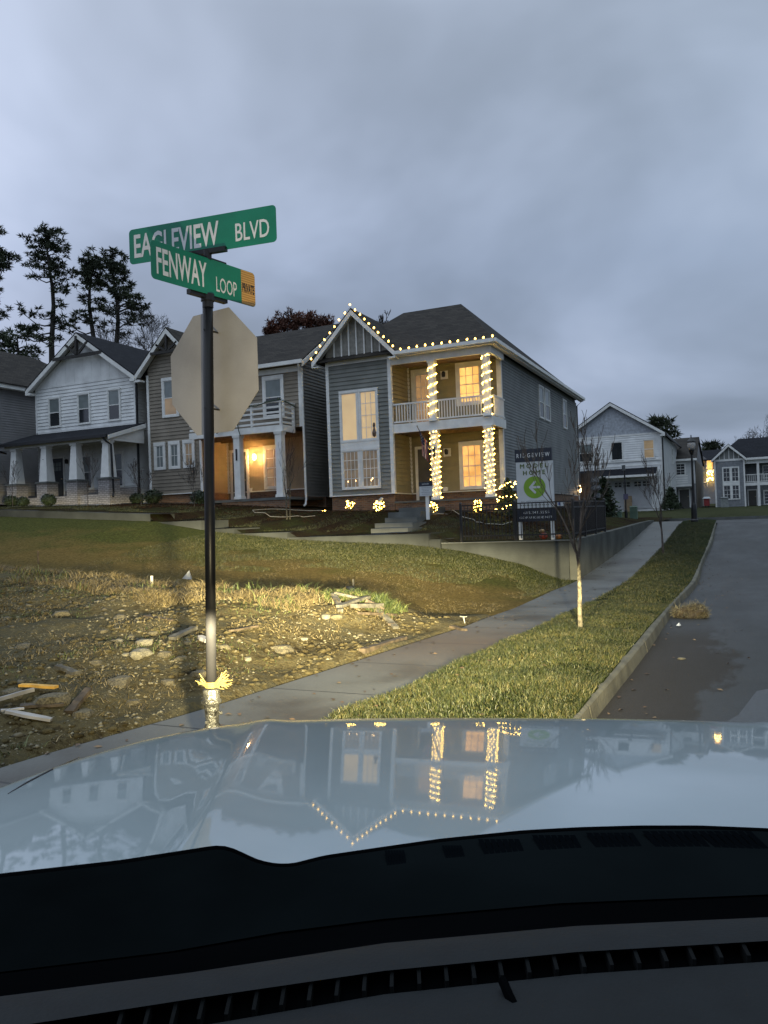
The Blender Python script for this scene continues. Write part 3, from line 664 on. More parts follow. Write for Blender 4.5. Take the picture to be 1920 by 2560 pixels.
pbox(t, FR(.1), R1-.14, R1+.02, 0, .04, 5.86, 8.3); pbox(t, RT(R1), .06, .19, 0, .04, 2.9, 8.4); pbox(t, FR(.1), L1, R1, 0, .045, 8.26, 8.5)
obj('corner_trim', t, white_trim, tn)
m = MB(); m.box(L0+.03, L1-.02, .05, .2, 2.2, 3.26); m.box(L1-.15, L1-.01, .2, 1.95, 2.2, 3.26); m.box(L1, R1-.02, 1.95, 2.1, 2.2, 3.25); m.box(R1-.14, R1-.02, 2.1, 14.9, 2.0, 2.84)
m.box(-4.9, -1.5, -.95, -.8, 2.0, 2.78); obj('brick_base', m, brick, tn)
m = MB(); m.box(L1+.0, -1.45, -.98, 1.9, 2.72, 2.83); obj('porch_floor', m, conc, tn)
m = MB(); slab(m, [(L1-.5, -.25, 8.64), (R1+.25, -.25, 8.64), (R1+.25, 3.4, 10.98), (L1-2.5, 3.4, 10.98)], .06); slab(m, [(L1-2.5, 3.4, 10.98), (R1+.25, 3.4, 10.98), (R1+.25, 7.6, 8.6), (L1-2.5, 7.6, 8.6)], .06)
slab(m, [(L0-.3, 7.6, 8.9), (R1+.2, 7.6, 8.9), (R1+.2, 15.3, 8.6), (L0-.3, 15.3, 8.6)], .06)
tx = (L0+L1)/2-.03; tz = 11.0; k = 1.02
slab(m, [(tx-2.0, -.38, tz-2.0*k), (tx, -.38, tz), (tx, 4, tz), (tx-2.0, 4, tz-2.0*k)], .06); slab(m, [(tx, -.38, tz), (tx+2.0, -.38, tz-2.0*k), (tx+2.0, 4, tz-2.0*k), (tx, 4, tz)], .06)
obj('roof', m, shingle, tn)
m = MB()
for s in (-1, 1):
    m.prism([(tx, -.375, tz-.065), (tx+s*2.0, -.375, tz-.065-2.0*k), (tx+s*2.0, -.375, tz-.31-2.0*k), (tx, -.375, tz-.31)], (0, .05, 0))
    m.prism([(tx, -.32, tz-.16), (tx+s*1.9, -.32, tz-.16-1.9*k), (tx+s*1.9, -.002, tz-.16-1.9*k), (tx, -.002, tz-.16)], (0, 0, -.03))
    m.box(tx+s*2.0, tx+s*1.62, -.37, -.01, tz-.33-2.0*k, tz-.24-2.0*k)
m.prism([(R1+.24, -.25, 8.57), (R1+.24, 3.4, 10.91), (R1+.24, 3.4, 10.7), (R1+.24, -.25, 8.36)], (.045, 0, 0)); m.prism([(R1+.24, 3.4, 10.91), (R1+.24, 7.6, 8.53), (R1+.24, 7.6, 8.3), (R1+.24, 3.4, 10.7)], (.045, 0, 0))
m.prism([(R1+.0, -.2, 8.46), (R1+.0, 3.4, 10.78), (R1+.23, 3.4, 10.78), (R1+.23, -.2, 8.46)], (0, 0, -.02))
obj('rake_board', m, white_trim, tn)
m = MB(); m.box(L1+.2, R1+.3, -.36, -.25, 8.5, 8.66); m.tube([(R1+.1, -.3, 8.5), (R1+.1, -.2, 8.35), (R1+.08, .0, 8.15), (R1+.08, .03, 2.7), (R1+.12, -.1, 2.5), (R1+.2, -.35, 2.45)], .045, 6)
obj('gutter', m, white_trim, tn)
m = MB()
m.bar((tx-.95, -.34, tz-1.15), (tx+.95, -.34, tz-1.15), .09, .13); m.bar((tx, -.345, tz-.35), (tx, -.345, tz-1.1), .1, .1); m.bar((tx-.62, -.34, tz-.75), (tx-.05, -.34, tz-1.1), .07, .09); m.bar((tx+.62, -.34, tz-.75), (tx+.05, -.34, tz-1.1), .07, .09)
obj('gable_bracket', m, dark_wood, tn)
for a in (-9.36, -8.5, -7.66): window(tn, TF, a, a+.68, 4.44, 5.74, em_bayd if a > -8 else 'both', .13, 2, 2, mull=True)
window(tn, TF, -8.78, -7.8, 6.86, 8.72, (em_tan, blind_m), .12)
window(tn, FR(.1), -3.26, -2.17, 6.35, 8.2, 'blind', .13)
window(tn, TB, -4.52, -3.38, 3.34, 5.38, (em_tan, em_tan), .13, 2, 4)
door(tn, TB, -6.42, -5.36, 2.84, 5.3, M('slate_door_paint', (.09, .095, .09), .4), .13)
m = MB(); pbox(m, TB, -5.36, -5.22, .0, .04, 3.3, 3.45); obj('outlet_box', m, white_trim, tn)
lt = MB(); lt.lathe(-4.94, 1.72, [(0, 4.72), (.07, 4.75), (.1, 4.85), (.08, 5.0), (0, 5.03)], 12); lo = obj('wall_lamp', lt, em_flame, tn)
# balcony
m = MB(); m.box(-6.55, -1.66, -.96, -.88, 5.60, 5.87); m.box(-1.74, -1.66, -.88, .06, 5.60, 5.87); obj('balcony_beam', m, white_trim, tn)
m = MB(); m.box(-6.55, -1.75, -.87, 1.85, 5.68, 5.74)
for y in (-.6, -.2, .3, .8, 1.3): m.box(-6.5, -1.76, y, y+.06, 5.60, 5.68)
obj('porch_ceiling', m, ceil_wood, tn)
m = MB()
for x, y in ((-1.95+.2, -.92), (-3.2, -.92), (-4.6, -.92), (-6.0, -.92), (-1.7, .0)): m.box(x-.05, x+.05, y-.05, y+.05, 5.87, 6.83)
for z in (5.98, 6.2, 6.42, 6.64): m.box(-6.5, -1.7, -.975, -.95, z-.042, z+.042); m.box(-1.68, -1.655, -.95, .05, z-.042, z+.042)
m.box(-6.5, -1.62, -1.0, -.86, 6.83, 6.87); m.box(-1.76, -1.62, -.86, .06, 6.83, 6.87)
obj('balcony_railing', m, white_trim, tn)
for x in (-4.02, -1.9): column(tn, x, -.82, 2.83, 5.6, .31)
m = MB(); m.box(-4.06, -3.98, -1.0, -.98, 4.5, 5.0); obj('number_plaque', m, black_metal, tn)
m = MB()
gp = [(-5.0, -1.03, 5.75), (-4.4, -1.03, 5.95), (-3.95, -1.03, 6.3), (-3.75, -1.03, 6.72), (-3.4, -1.03, 6.78), (-2.9, -1.03, 6.74), (-2.4, -1.03, 6.86), (-1.75, -1.03, 6.93), (-1.55, -.7, 6.82), (-1.58, -.3, 6.76), (-1.6, .0, 6.72)]
for a, b_ in zip(gp[:-1], gp[1:]):
    a, b_ = Vector(a), Vector(b_)
    for i in range(26):
        p = a+(b_-a)*random.random(); d = Vector((random.uniform(-1, 1), random.uniform(-1, 1), random.uniform(-1, 1)))*.075
        m.poly(p, p+d, p+d*.6+Vector((0, 0, .02)))
m.tube(gp, .02, 5); m.tube([(-3.9, -1.03, 6.2), (-3.83, -1.04, 5.8), (-3.75, -1.03, 5.55)], .02, 5)
tag(obj('garland', m, M('green_garland', (.02, .045, .02), .8)), 'dark green garland draped over the small white balcony rail', 'garland')

# ================================================================== WHITE PORCH HOUSE
wh = thing('white_house', 'white gabled house with a deep front porch on brick piers', 'house', (-13.7, 0, 3.0))
A0, A1 = -17.0, -10.42
b = MB(); b.box(A0+.02, A1-.02, .02, 14, 2.4, 9.0); b.prism([(A0+.02, .02, 9.0), (A1-.02, .02, 9.0), ((A0+A1)/2, .02, 11.2)], (0, 13.9, 0)); obj('core_wall', b, white_sid, wh)
WF = FR(0)
m = MB(); siding(m, WF, A0+.05, A1-.05, 6.8, 9.05, .17); siding(m, WF, A0+.05, A1-.05, 3.8, 5.9, .17); obj('front_siding', m, white_sid, wh)
m = MB(); siding(m, RT(A1), .1, 14, 3.4, 8.95, .14, .03); obj('side_siding', m, vinyl_white, wh)
m = MB(); gc = (A0+A1)/2
m.prism([(A0+.05, -.001, 9.1), (A1-.05, -.001, 9.1), (gc, -.001, 11.25)], (0, -.022, 0)); 
for i in range(-5, 6): x = gc+i*.58; zt = 11.1-abs(x-gc)*.69; m.box(x-.012, x+.012, -.034, -.023, 9.1, zt)
obj('gable_panel', m, white_sid, wh)
t = MB(); pbox(t, WF, A0-.03, A0+.09, 0, .03, 6.7, 9.05); pbox(t, WF, A1-.09, A1+.03, 0, .031, 6.7, 9.05); pbox(t, WF, A0, A1, 0, .03, 9.02, 9.12); pbox(t, WF, A0, A1, 0, .03, 6.72, 6.8)
pbox(t, WF, A1-.09, A1+.03, 0, .031, 3.0, 6.0)
pbox(t, WF, A0, A1, .0, .02, 5.9, 6.72)
obj('corner_trim', t, white_sid, wh)
wz = 11.50; ws = .69
def wr(x, y): return (x, y, wz-abs(x-gc)*ws)
roof(wh, [[wr(gc-3.6, -.4), wr(gc, -.4), wr(gc, 14.3), wr(gc-3.6, 14.3)], [wr(gc, -.4), wr(gc+3.6, -.4), wr(gc+3.6, 14.3), wr(gc, 14.3)]], .06, shingle_dk)
m = MB()
for s in (-1, 1):
    m.prism([(gc, -.395, wz-.065), (gc+s*3.6, -.395, wz-.065-3.6*ws), (gc+s*3.6, -.395, wz-.30-3.6*ws), (gc, -.395, wz-.30)], (0, .05, 0))
    m.prism([(gc, -.34, wz-.14), (gc+s*3.5, -.34, wz-.14-3.5*ws), (gc+s*3.5, -.024, wz-.14-3.5*ws), (gc, -.024, wz-.14)], (0, 0, -.03))
    m.box(gc+s*3.6, gc+s*3.3, -.39, -.01, wz-.30-3.6*ws, wz-.18-3.6*ws)
obj('rake_board', m, white_trim, wh)
m = MB(); m.bar((gc-1.62, -.37, 10.32), (gc+1.62, -.37, 10.32), .08, .16); m.bar((gc, -.372, 11.3), (gc, -.372, 10.4), .1, .16); m.bar((gc-.72, -.37, 10.95), (gc-.06, -.37, 10.42), .08, .12); m.bar((gc+.72, -.37, 10.95), (gc+.06, -.37, 10.42), .08, .12)
obj('gable_bracket', m, dark_wood, wh)
for a0, a1, z1 in ((-16.1, -15.25, 8.53), (-14.12, -13.27, 8.55), (-12.15, -11.32, 8.57)): window(wh, WF, a0, a1, 6.98, z1, 'blind', .07)
window(wh, WF, -14.2, -13.25, 3.74, 5.5, 'blind', .08); window(wh, WF, -12.15, -11.25, 3.74, 5.5, 'blind', .08)
door(wh, WF, -16.15, -15.1, 3.36, 5.5, door_dk, .09, lites=True)
wall_light(wh, WF, -14.88, 5.2)
m = MB(); m.box(A0, -16.2, -.1, -.03, 2.6, 3.78); m.box(-15.05, A1, -.1, -.03, 2.6, 3.72); m.box(-15.2, A1+.1, -2.3, -2.1, 2.5, 3.36); m.box(A1, A1+.1, -2.1, .02, 2.5, 3.36)
obj('brick_base', m, brick_w, wh)
m = MB(); m.box(A0-.1, A1+.05, -2.08, -.1, 3.2, 3.35); obj('porch_floor', m, conc, wh)
PX = [-16.05, -14.05, -12.15, -10.22]
for x in PX:
    p = MB(); p.frust(x, -2.1, 2.5, 4.0, .33, .33); pp = obj('brick_pier', p, brick_w, wh)
    q = MB(); q.frust(x, -2.1, 4.0, 4.08, .38, .37); obj('pier_cap', q, conc, pp)
    q = MB(); q.frust(x, -2.1, 4.08, 5.66, .25, .16); q.frust(x, -2.1, 5.66, 5.76, .2, .2); obj('column', q, white_trim, wh)
m = MB(); m.box(-16.75, -9.98, -2.2, -2.02, 5.76, 5.95); m.box(-10.16, -9.98, -2.02, 0, 5.76, 5.95); obj('porch_header', m, white_trim, wh)
roof(wh, [[(-17.2, -2.45, 5.98), (-9.88, -2.45, 5.98), (-10.4, 0, 6.74), (-17.2, 0, 6.74)], [(-9.88, -2.45, 5.98), (-9.88, -.0, 6.74), (-10.42, -.0, 6.745)]], .07, shingle_dk, 'porch_roof')
m = MB(); m.prism([(-9.87, -2.45, 5.95), (-9.87, 0, 6.70), (-9.87, 0, 6.5), (-9.87, -2.45, 5.78)], (.04, 0, 0)); m.prism([(-10.0, -2.1, 5.85), (-10.0, 0, 6.5), (-10.0, 0, 5.95), (-10.0, -2.1, 5.83)], (.03, 0, 0)); obj('porch_rake', m, white_trim, wh)
m = MB(); m.box(-17.2, -9.88, -2.56, -2.46, 5.86, 5.99); m.tube([(-10.15, -2.5, 5.9), (-10.0, -2.45, 5.7), (-9.93, -2.2, 5.55), (-9.87, -2.2, 3.4), (-9.8, -2.3, 3.2)], .05, 6); m.tube([(-17.0, -2.5, 5.9), (-16.95, -2.3, 5.7), (-16.7, -2.1, 5.6)], .05, 6)
m.tube([(A1+.12, -.3, 8.9), (A1+.12, -.06, 8.75), (A1+.1, -.06, 2.9)], .06, 6)
obj('gutter', m, black_metal, wh)
m = MB(); m.box(-14.12, -14.02, -2.29, -2.26, 4.85, 5.15); obj('number_plaque', m, black_metal, wh)
m = MB(); m.lathe(-10.9, 3.5, [(.05, 8.8), (.05, 9.95), (0, 9.96)], 8); obj('vent_pipe', m, white_trim, wh)

# ================================================================== GREY HOUSE at the left edge
gh = thing('grey_house', 'dark grey house cut off by the left edge of the photograph', 'house', (-22, 3, 3.6))
b = MB(); b.box(-26, -18.82, -5, 9, 3.2, 9.3); obj('core_wall', b, far_sid, gh)
m = MB(); siding(m, RT(-18.8), -5, 9, 3.9, 9.2, .13, .03); obj('side_siding', m, far_sid, gh)
m = MB(); m.box(-26, -18.83, -5.1, 8.9, 3.2, 3.9); obj('brick_base', m, brick, gh)
m = MB(); pbox(m, RT(-18.8), -5.1, 9.3, 0, .4, 9.2, 9.45); obj('soffit', m, white_trim, gh)
roof(gh, [[(-18.35, -5.4, 9.46), (-18.35, 9.4, 9.46), (-22.2, 4.5, 12.1), (-22.2, -.5, 12.1)], [(-26.2, -5.4, 9.46), (-18.35, -5.4, 9.46), (-22.2, -.5, 12.1)], [(-18.35, 9.4, 9.46), (-26.2, 9.4, 9.46), (-22.2, 4.5, 12.1)], [(-26.2, 9.4, 9.46), (-26.2, -5.4, 9.46), (-22.2, -.5, 12.1), (-22.2, 4.5, 12.1)]], .07, shingle)

# ================================================================== WHITE GARAGE HOUSE up the street
gg = thing('garage_house', 'white two storey house with a wide double garage door up the street', 'house', (6.5, 32.4, 1.9))
V_, G1 = 32.4, 10.3; G0 = 3.2; GF, GR = FR(V_), RT(G1)
b = MB(); b.box(G0, G1-.02, V_+.02, 46.5, 1.4, 7.5); b.prism([(G0, V_+.02, 7.5), (G1-.02, V_+.02, 7.5), ((G0+G1)/2, V_+.02, 9.85)], (0, 14, 0)); obj('core_wall', b, white_sid, gg)
m = MB(); siding(m, GF, G0, G1-.05, 5.6, 7.45, .17); siding(m, GF, 9.55, G1-.05, 1.9, 4.9, .17); pbox(m, GF, G0, 9.55, 0, .02, 1.9, 4.9); pbox(m, GF, G0, G1-.05, 0, .018, 4.9, 5.12); obj('front_siding', m, white_sid, gg)
m = MB(); siding(m, GR, V_+.1, 46.4, 1.95, 7.4, .16, .03); obj('side_siding', m, vinyl_white, gg)
gm = (G0+G1)/2
m = MB(); m.prism([(G0, V_-.001, 7.5), (G1, V_-.001, 7.5), (gm, V_-.001, 9.9)], (0, -.02, 0)); obj('gable_panel', m, M('pale_gable_panel', (.42, .45, .5), .6), gg)
m = MB(); pbox(m, GF, G0, G1, 0, .04, 7.42, 7.56); pbox(m, GF, G0, G1, 0, .045, 5.48, 5.6); pbox(m, GF, G0, G1, 0, .045, 5.12, 5.2); pbox(m, GF, G1-.1, G1+.03, 0, .041, 1.9, 7.5)
obj('corner_trim', m, white_trim, gg)
gs = .66; gt = 10.08
def rr(x, y): return (x, y, gt-abs(x-gm)*gs)
roof(gg, [[rr(gm-3.85, V_-.35), rr(gm, V_-.35), rr(gm, 47), rr(gm-3.85, 47)], [rr(gm, V_-.35), rr(gm+3.85, V_-.35), rr(gm+3.85, 47), rr(gm, 47)]], .06, shingle_dk)
m = MB()
for s in (-1, 1):
    m.prism([(gm, V_-.345, gt-.07), (gm+s*3.85, V_-.345, gt-.07-3.85*gs), (gm+s*3.85, V_-.345, gt-.3-3.85*gs), (gm, V_-.345, gt-.3)], (0, .05, 0))
    m.box(gm+s*3.85, gm+s*3.5, V_-.34, V_-.01, gt-.32-3.85*gs, gt-.2-3.85*gs)
obj('rake_board', m, white_trim, gg)
for a0, a1, st_ in ((4.2, 5.3, 'blind'), (6.62, 7.55, 'dark'), (8.98, 9.82, (em_gar, em_gar))): window(gg, GF, a0, a1, 5.62, 7.08, st_, .06, mull=(st_ == 'dark'))
roof(gg, [[(4.3, V_-1.3, 4.42), (9.95, V_-1.3, 4.42), (9.95, V_-.03, 4.98), (4.3, V_-.03, 4.98)]], .06, shingle_dk, 'garage_canopy')
m = MB(); m.box(4.3, 9.95, V_-1.36, V_-1.3, 4.26, 4.42); m.prism([(9.96, V_-1.3, 4.36), (9.96, V_-.03, 4.9), (9.96, V_-.03, 4.7), (9.96, V_-1.3, 4.26)], (.04, 0, 0)); m.bar((9.75, V_-1.2, 4.3), (9.75, V_-.04, 3.5), .1, .1); obj('canopy_fascia', m, white_trim, gg)
gd = MB(); pbox(gd, GF, 4.9, 9.45, 0, .04, 1.93, 4.08)
for z in (2.45, 2.98, 3.52): pbox(gd, GF, 4.9, 9.45, .04, .045, z-.012, z+.012)
gdo = obj('garage_door', gd, M('garage_door_paint', (.50, .51, .53), .5, .04, 2), gg)
for i in range(6):
    a = 5.42+(i//2)*1.42+(i % 2)*.62; q = MB(); pbox(q, GF, a, a+.48, .046, .05, 3.6, 3.95); po = obj('pane', q, glass, gdo)
    q = MB(); pbox(q, GF, a+.225, a+.255, .05, .056, 3.6, 3.95); pbox(q, GF, a, a+.48, .05, .0555, 3.76, 3.79); obj('muntin', q, white_trim, po)
m = MB(); m.tube([(G1+.35, V_-.2, 7.3), (G1+.08, V_-.06, 7.1), (G1+.08, V_-.06, 1.9)], .06, 6); m.tube([(G1+.35, 46.3, 7.3), (G1+.08, 46.2, 7.1), (G1+.08, 46.2, 1.9)], .05, 6); m.box(G1+.3, G1+.42, V_-.3, 46.8, 7.3, 7.42); obj('gutter', m, black_metal, gg)
window(gg, GR, 40.5, 41.6, 5.6, 7.0, 'dark', .08); window(gg, GR, 37.5, 38.6, 2.9, 4.3, 'dark', .08); 

# ================================================================== narrow house behind it
nh = thing('narrow_house', 'narrow house with pale siding and a tan side wall behind the lamp post', 'house', (11.2, 45, 1.8))
b = MB(); b.box(8.5, 11.88, 45.02, 58, 1.4, 6.2); obj('core_wall', b, far_sid, nh)
m = MB(); siding(m, FR(45), 8.5, 11.85, 4.0, 6.1, .17); obj('front_siding', m, vinyl_white, nh)
m = MB(); siding(m, RT(11.9), 45.1, 58, 1.7, 6.1, .17); obj('side_siding', m, M('tan_vinyl', (.30, .25, .19), .6), nh)
roof(nh, [[(8.3, 44.7, 6.2), (12.05, 44.7, 6.2), (12.05, 50, 8.5), (8.3, 50, 8.5)], [(8.3, 50, 8.5), (12.05, 50, 8.5), (12.05, 58.3, 6.2), (8.3, 58.3, 6.2)]], .07, shingle)
m = MB(); m.prism([(11.9, 45, 6.1), (11.9, 50, 8.4), (11.9, 58, 6.1)], (-.1, 0, 0)); obj('gable_end', m, far_sid, nh)
m = MB(); m.box(8.3, 12.05, 44.6, 44.7, 6.02, 6.2); m.box(8.4, 11.6, 43.9, 44.0, 3.75, 3.95)
for z in (4.08, 4.28, 4.48, 4.68): m.box(8.4, 11.3, 43.9, 43.95, z-.05, z+.05)
obj('balcony_railing', m, white_trim, nh)
window(nh, FR(45), 9.9, 11.1, 4.75, 5.9, 'dark', .08, 3, 4); door(nh, FR(45.02), 10.4, 11.4, 1.9, 3.6, door_br, .1)
m = MB(); m.box(8.5, 11.7, 43.95, 45, 3.6, 3.75); obj('balcony_floor', m, conc, nh)

# ================================================================== slate house at the right edge
rh = thing('slate_house', 'slate blue house with a white framed bay gable at the right edge', 'house', (16, 46, 1.6))
Y = 45.5; sc_ = 1.0
SF = FR(Y); S0, S1 = 13.42, 15.8
b = MB(); b.box(S0+.02, S1-.02, Y+.02, 56, 1.2, 6.0); b.box(S1-.02, 22, Y+1.6, 56, 1.2, 5.9); b.prism([(S0+.02, Y+.02, 6.0), (S1-.02, Y+.02, 6.0), ((S0+S1)/2, Y+.02, 7.1)], (0, 3, 0)); obj('core_wall', b, vinyl_slate, rh)
m = MB(); siding(m, SF, S0+.05, S1-.05, 1.85, 5.85, .15); siding(m, FR(Y+1.6), S1, 22, 1.9, 5.8, .15); obj('front_siding', m, M('slate_blue_siding', (.22, .235, .255), .6), rh)
t = MB(); pbox(t, SF, S0-.03, S0+.09, 0, .04, 1.8, 5.9); pbox(t, SF, S1-.09, S1+.03, 0, .041, 1.8, 5.9); pbox(t, SF, S0, S1, 0, .05, 5.82, 6.0)
for x in (13.85, 14.23, 14.61, 14.99, 15.37): pbox(t, SF, x-.03, x+.03, 0, .05, 6.0, 7.15-abs(x-14.61)*1.0)
pbox(t, SF, 14.02, 15.38, 0, .06, 3.78, 3.98); t.box(S1, 22, Y+.2, Y+.3, 3.6, 3.86); t.box(S1, 22, Y+.15, Y+.3, 5.5, 5.85)
for x in (16.85, 19.4): t.box(x-.1, x+.1, Y+.12, Y+.32, 1.6, 5.5)
obj('corner_trim', t, white_trim, rh)
railing(rh, [((S1+.05, Y+.25), (16.75, Y+.25)), ((16.95, Y+.25), (19.3, Y+.25))], 3.86, 4.55, sp=.13)
m = MB(); m.box(S0, S1, Y+.05, Y+.2, 1.2, 1.8); m.box(S1, 22, Y+.4, Y+.6, 1.2, 1.6); obj('brick_base', m, brick, rh)
window(rh, SF, 14.02, 14.7, 3.98, 5.3, 'dark', .07, 2, 3, mull=True); window(rh, SF, 14.70, 15.38, 3.981, 5.301, 'dark', .07, 2, 3, mull=True)
window(rh, SF, 14.02, 14.7, 2.45, 3.78, 'dark', .07, 2, 3, mull=True); window(rh, SF, 14.70, 15.38, 2.451, 3.781, 'dark', .07, 2, 3, mull=True)
door(rh, FR(Y+1.6), 15.95, 16.75, 1.65, 3.3, door_br, .09); window(rh, FR(Y+1.6), 17.2, 18.2, 1.9, 3.2, 'dark', .08, 2, 4); window(rh, FR(Y+1.6), 17.2, 18.2, 4.2, 5.4, 'dark', .08, 2, 4)
mx = 14.6
roof(rh, [[(S0-.25, Y-.3, 6.0), (mx, Y-.3, 7.32), (mx, Y+3, 7.32), (S0-.25, Y+3, 6.0)], [(mx, Y-.3, 7.32), (S1+.2, Y-.3, 6.05), (S1+.2, Y+3, 6.05), (mx, Y+3, 7.32)],
          [(S0-.1, Y, 6.0), (22.3, Y, 6.0), (17.7, Y+4, 8.0), (15.4, Y+4, 8.0)], [(22.3, Y, 6.0), (22.3, Y+10, 6.0), (17.7, Y+4, 8.0)], [(S0-.1, Y+10, 6.0), (S0-.1, Y, 6.0), (15.4, Y+4, 8.0)]], .06, shingle_dk)
m = MB()
for s in (-1, 1): m.prism([(mx, Y-.3, 7.27), (mx+s*1.42, Y-.3, 5.95), (mx+s*1.42, Y-.3, 5.75), (mx, Y-.3, 7.05)], (0, -.05, 0))
m.box(S1+.1, 22.3, Y-.1, Y, 5.82, 6.0)
obj('rake_board', m, white_trim, rh)
# far house whose porch is lit
fh = thing('far_house', 'far house with a glowing porch seen between the tan wall and the slate house', 'house', (12, 76, 3))
b = MB(); b.box(9.5, 14.5, 76, 86, 1.5, 7.9); b.prism([(10.75, 75.9, 7.9), (11.6, 75.9, 7.9), (11.2, 75.9, 8.3)], (0, .1, 0)); obj('core_wall', b, far_sid, fh)
roof(fh, [[(9.3, 75.6, 7.8), (14.8, 75.6, 7.8), (14.8, 80, 9.3), (9.3, 80, 9.3)]], .1, shingle_dk)
m = MB(); m.box(10.65, 11.25, 75.95, 76, 7.2, 7.9); obj('window', m, em_dim, fh)
for a0, a1, z0, z1 in ((11.58, 12.2, 6.7, 7.85),): m = MB(); m.box(a0, a1, 75.95, 76, z0, z1); obj('window', m, em_up, fh)
m = MB(); m.box(10.9, 11.35, 75.95, 76, 5.9, 6.6); obj('window', m, blind_m, fh)
m = MB(); m.box(11.5, 11.56, 75.7, 75.8, 4.5, 7.8); m.box(11.5, 14, 75.7, 75.8, 6.35, 6.6); m.box(10.5, 11.5, 75.9, 76, 5.0, 5.1); obj('porch_post', m, white_trim, fh)
# ------------------------------------------------------------------ strings of lights
def bulb_mesh(r, h, n, mat, name='bulb'):
    m = MB(); m.lathe(0, 0, [(0, 0), (r*.8, h*.15), (r, h*.4), (r*.6, h*.8), (0, h)], n); return m.mesh(name, mat, True)
mini = bulb_mesh(.0195, .042, 6, em_bulb); c9 = bulb_mesh(.041, .105, 8, em_c9)
wire_m = M('green_wire', (.02, .035, .02), .6)
wire_w = M('pale_cord', (.35, .32, .26), .6)
def lights(name, label, cat, loc, pts, me, wire=None, group=None, wr=.006, jit=0, wmat=None):
    t = thing(name, label, cat, loc, group)
    if wire:
        m = MB(); m.tube(wire, wr, 4, False); obj('wire', m, wmat or wire_m, t)
    for p in pts:
        o = bpy.data.objects.new('bulb', me); C.objects.link(o); o.parent = t
        o.location = Vector(p)-Vector(loc)
        if jit: o.rotation_euler = (random.uniform(-jit, jit), random.uniform(-jit, jit), 0)
    return t
def rake_pt(s, k): return (gx+s*k, -.40, gz-k*sl_+.045)
P1 = [rake_pt(-1, k) for k in np.linspace(1.93, .27, 8)]+[(gx, -.40, gz+.09)]+[rake_pt(1, k) for k in np.linspace(.22, 1.86, 9)]
P2 = [(x+random.uniform(-.03, .03), -.37, 8.47+random.uniform(-.015, .01)) for x in np.linspace(3.62, 7.38, 12)]
lights('roof_lights', 'string of large warm bulbs along the gable and gutter of the lit house', 'string lights', (gx, -.4, 8.5), P1+P2, c9, [rake_pt(-1, 1.93), (gx, -.41, gz+.03), rake_pt(1, 1.86), (3.5, -.38, 8.46), (7.4, -.38, 8.46)], jit=.5)
# real glow of the wound strings onto column, porch and wall
def lamp(name, loc, e, col=(1, .70, .27), r=.12, parent=None):
    l = bpy.data.lights.new(name, 'POINT'); l.energy = e; l.color = col; l.shadow_soft_size = r
    o = bpy.data.objects.new(name, l); C.objects.link(o); o.location = loc
    if parent: o.parent = parent; o.location = Vector(loc)-base_of(parent)
    return o
WN = ['lower left porch column, beside the flag', 'lower right porch column', 'upper left balcony column', 'upper right balcony column']
PARAM = [(13, 100, .0), (13.5, 100, .0), (6.5, 84, .0), (7, 88, .0)]
for i, (x, y, z0, z1, w_) in enumerate(COL):
    turns, nb_, _ = PARAM[i]; h = w_/2+.022; wire = []; pts = []
    def sq(a):
        c, s = math.cos(a), math.sin(a); m_ = max(abs(c), abs(s)); return c/m_*h, s/m_*h
    n = int(turns*12)
    for k_ in range(n+1):
        a = 2*PI*turns*k_/n; dx, dy = sq(a); wire.append((x+dx, y+dy, z0+.05+(z1-z0-.1)*k_/n))
    for k_ in range(nb_):
        f = (k_+random.uniform(-.25, .25))/nb_; f = min(1, max(0, f)); a = 2*PI*turns*f; dx, dy = sq(a)
        pts.append((x+dx*1.08, y+dy*1.08, z0+.05+(z1-z0-.1)*f+random.uniform(-.015, .015)))
    t = lights('column_lights', 'string of tiny warm bulbs wound round the '+WN[i], 'string lights', (x, y, z0), pts, mini, wire, 'light strings wound round the porch columns', .004, 1.2)
# shrubs and their net lights
leaf_dk = M('evergreen_leaf', (.03, .048, .02), .7, .3, 3)
def leafball(par, c, rx, rz, n, s, mat, seed, name='foliage', fill=.5):
    R_ = np.random.default_rng(seed); d = R_.normal(size=(n, 3)); d /= np.linalg.norm(d, axis=1)[:, None]
    rr_ = (fill+(1-fill)*R_.random(n))[:, None]; p = d*rr_*np.array([rx, rx, rz]); 
    off = np.array(c)-np.array(base_of(par)); a = R_.normal(size=(n, 3)); a /= np.linalg.norm(a, axis=1)[:, None]; b_ = np.cross(a, d)
    b_ /= np.linalg.norm(b_, axis=1)[:, None]+1e-6
    V = np.stack([p-a*s*.3, p+b_*s*.5, p+a*s, p-b_*s*.5], 1).reshape(-1, 3)+off
    F = np.arange(4*n).reshape(-1, 4); return fast_tris(name, V, F, mat, par)
SH = [(.52, -1.4, 2.02, .17, .15, 'leftmost lit shrub, low and round, in the bed below the bay', 26),
      (1.36, -1.5, 1.90, .17, .14, 'lower half of the second lit shrub from the left', 22), (1.56, -1.25, 2.33, .13, .20, 'tall upper half of the second lit shrub from the left', 24),
      (2.34, -1.6, 1.88, .17, .14, 'low lit shrub in front of the bay corner', 26), (2.84, -1.25, 2.22, .18, .22, 'lit shrub with a pale box on top at the bay corner', 28),
      (5.06, -1.2, 2.10, .15, .19, 'lit shrub under the flag column beside the steps', 24), (6.86, -1.3, 2.05, .15, .22, 'lit shrub behind the fence, left of the big sign', 22)]
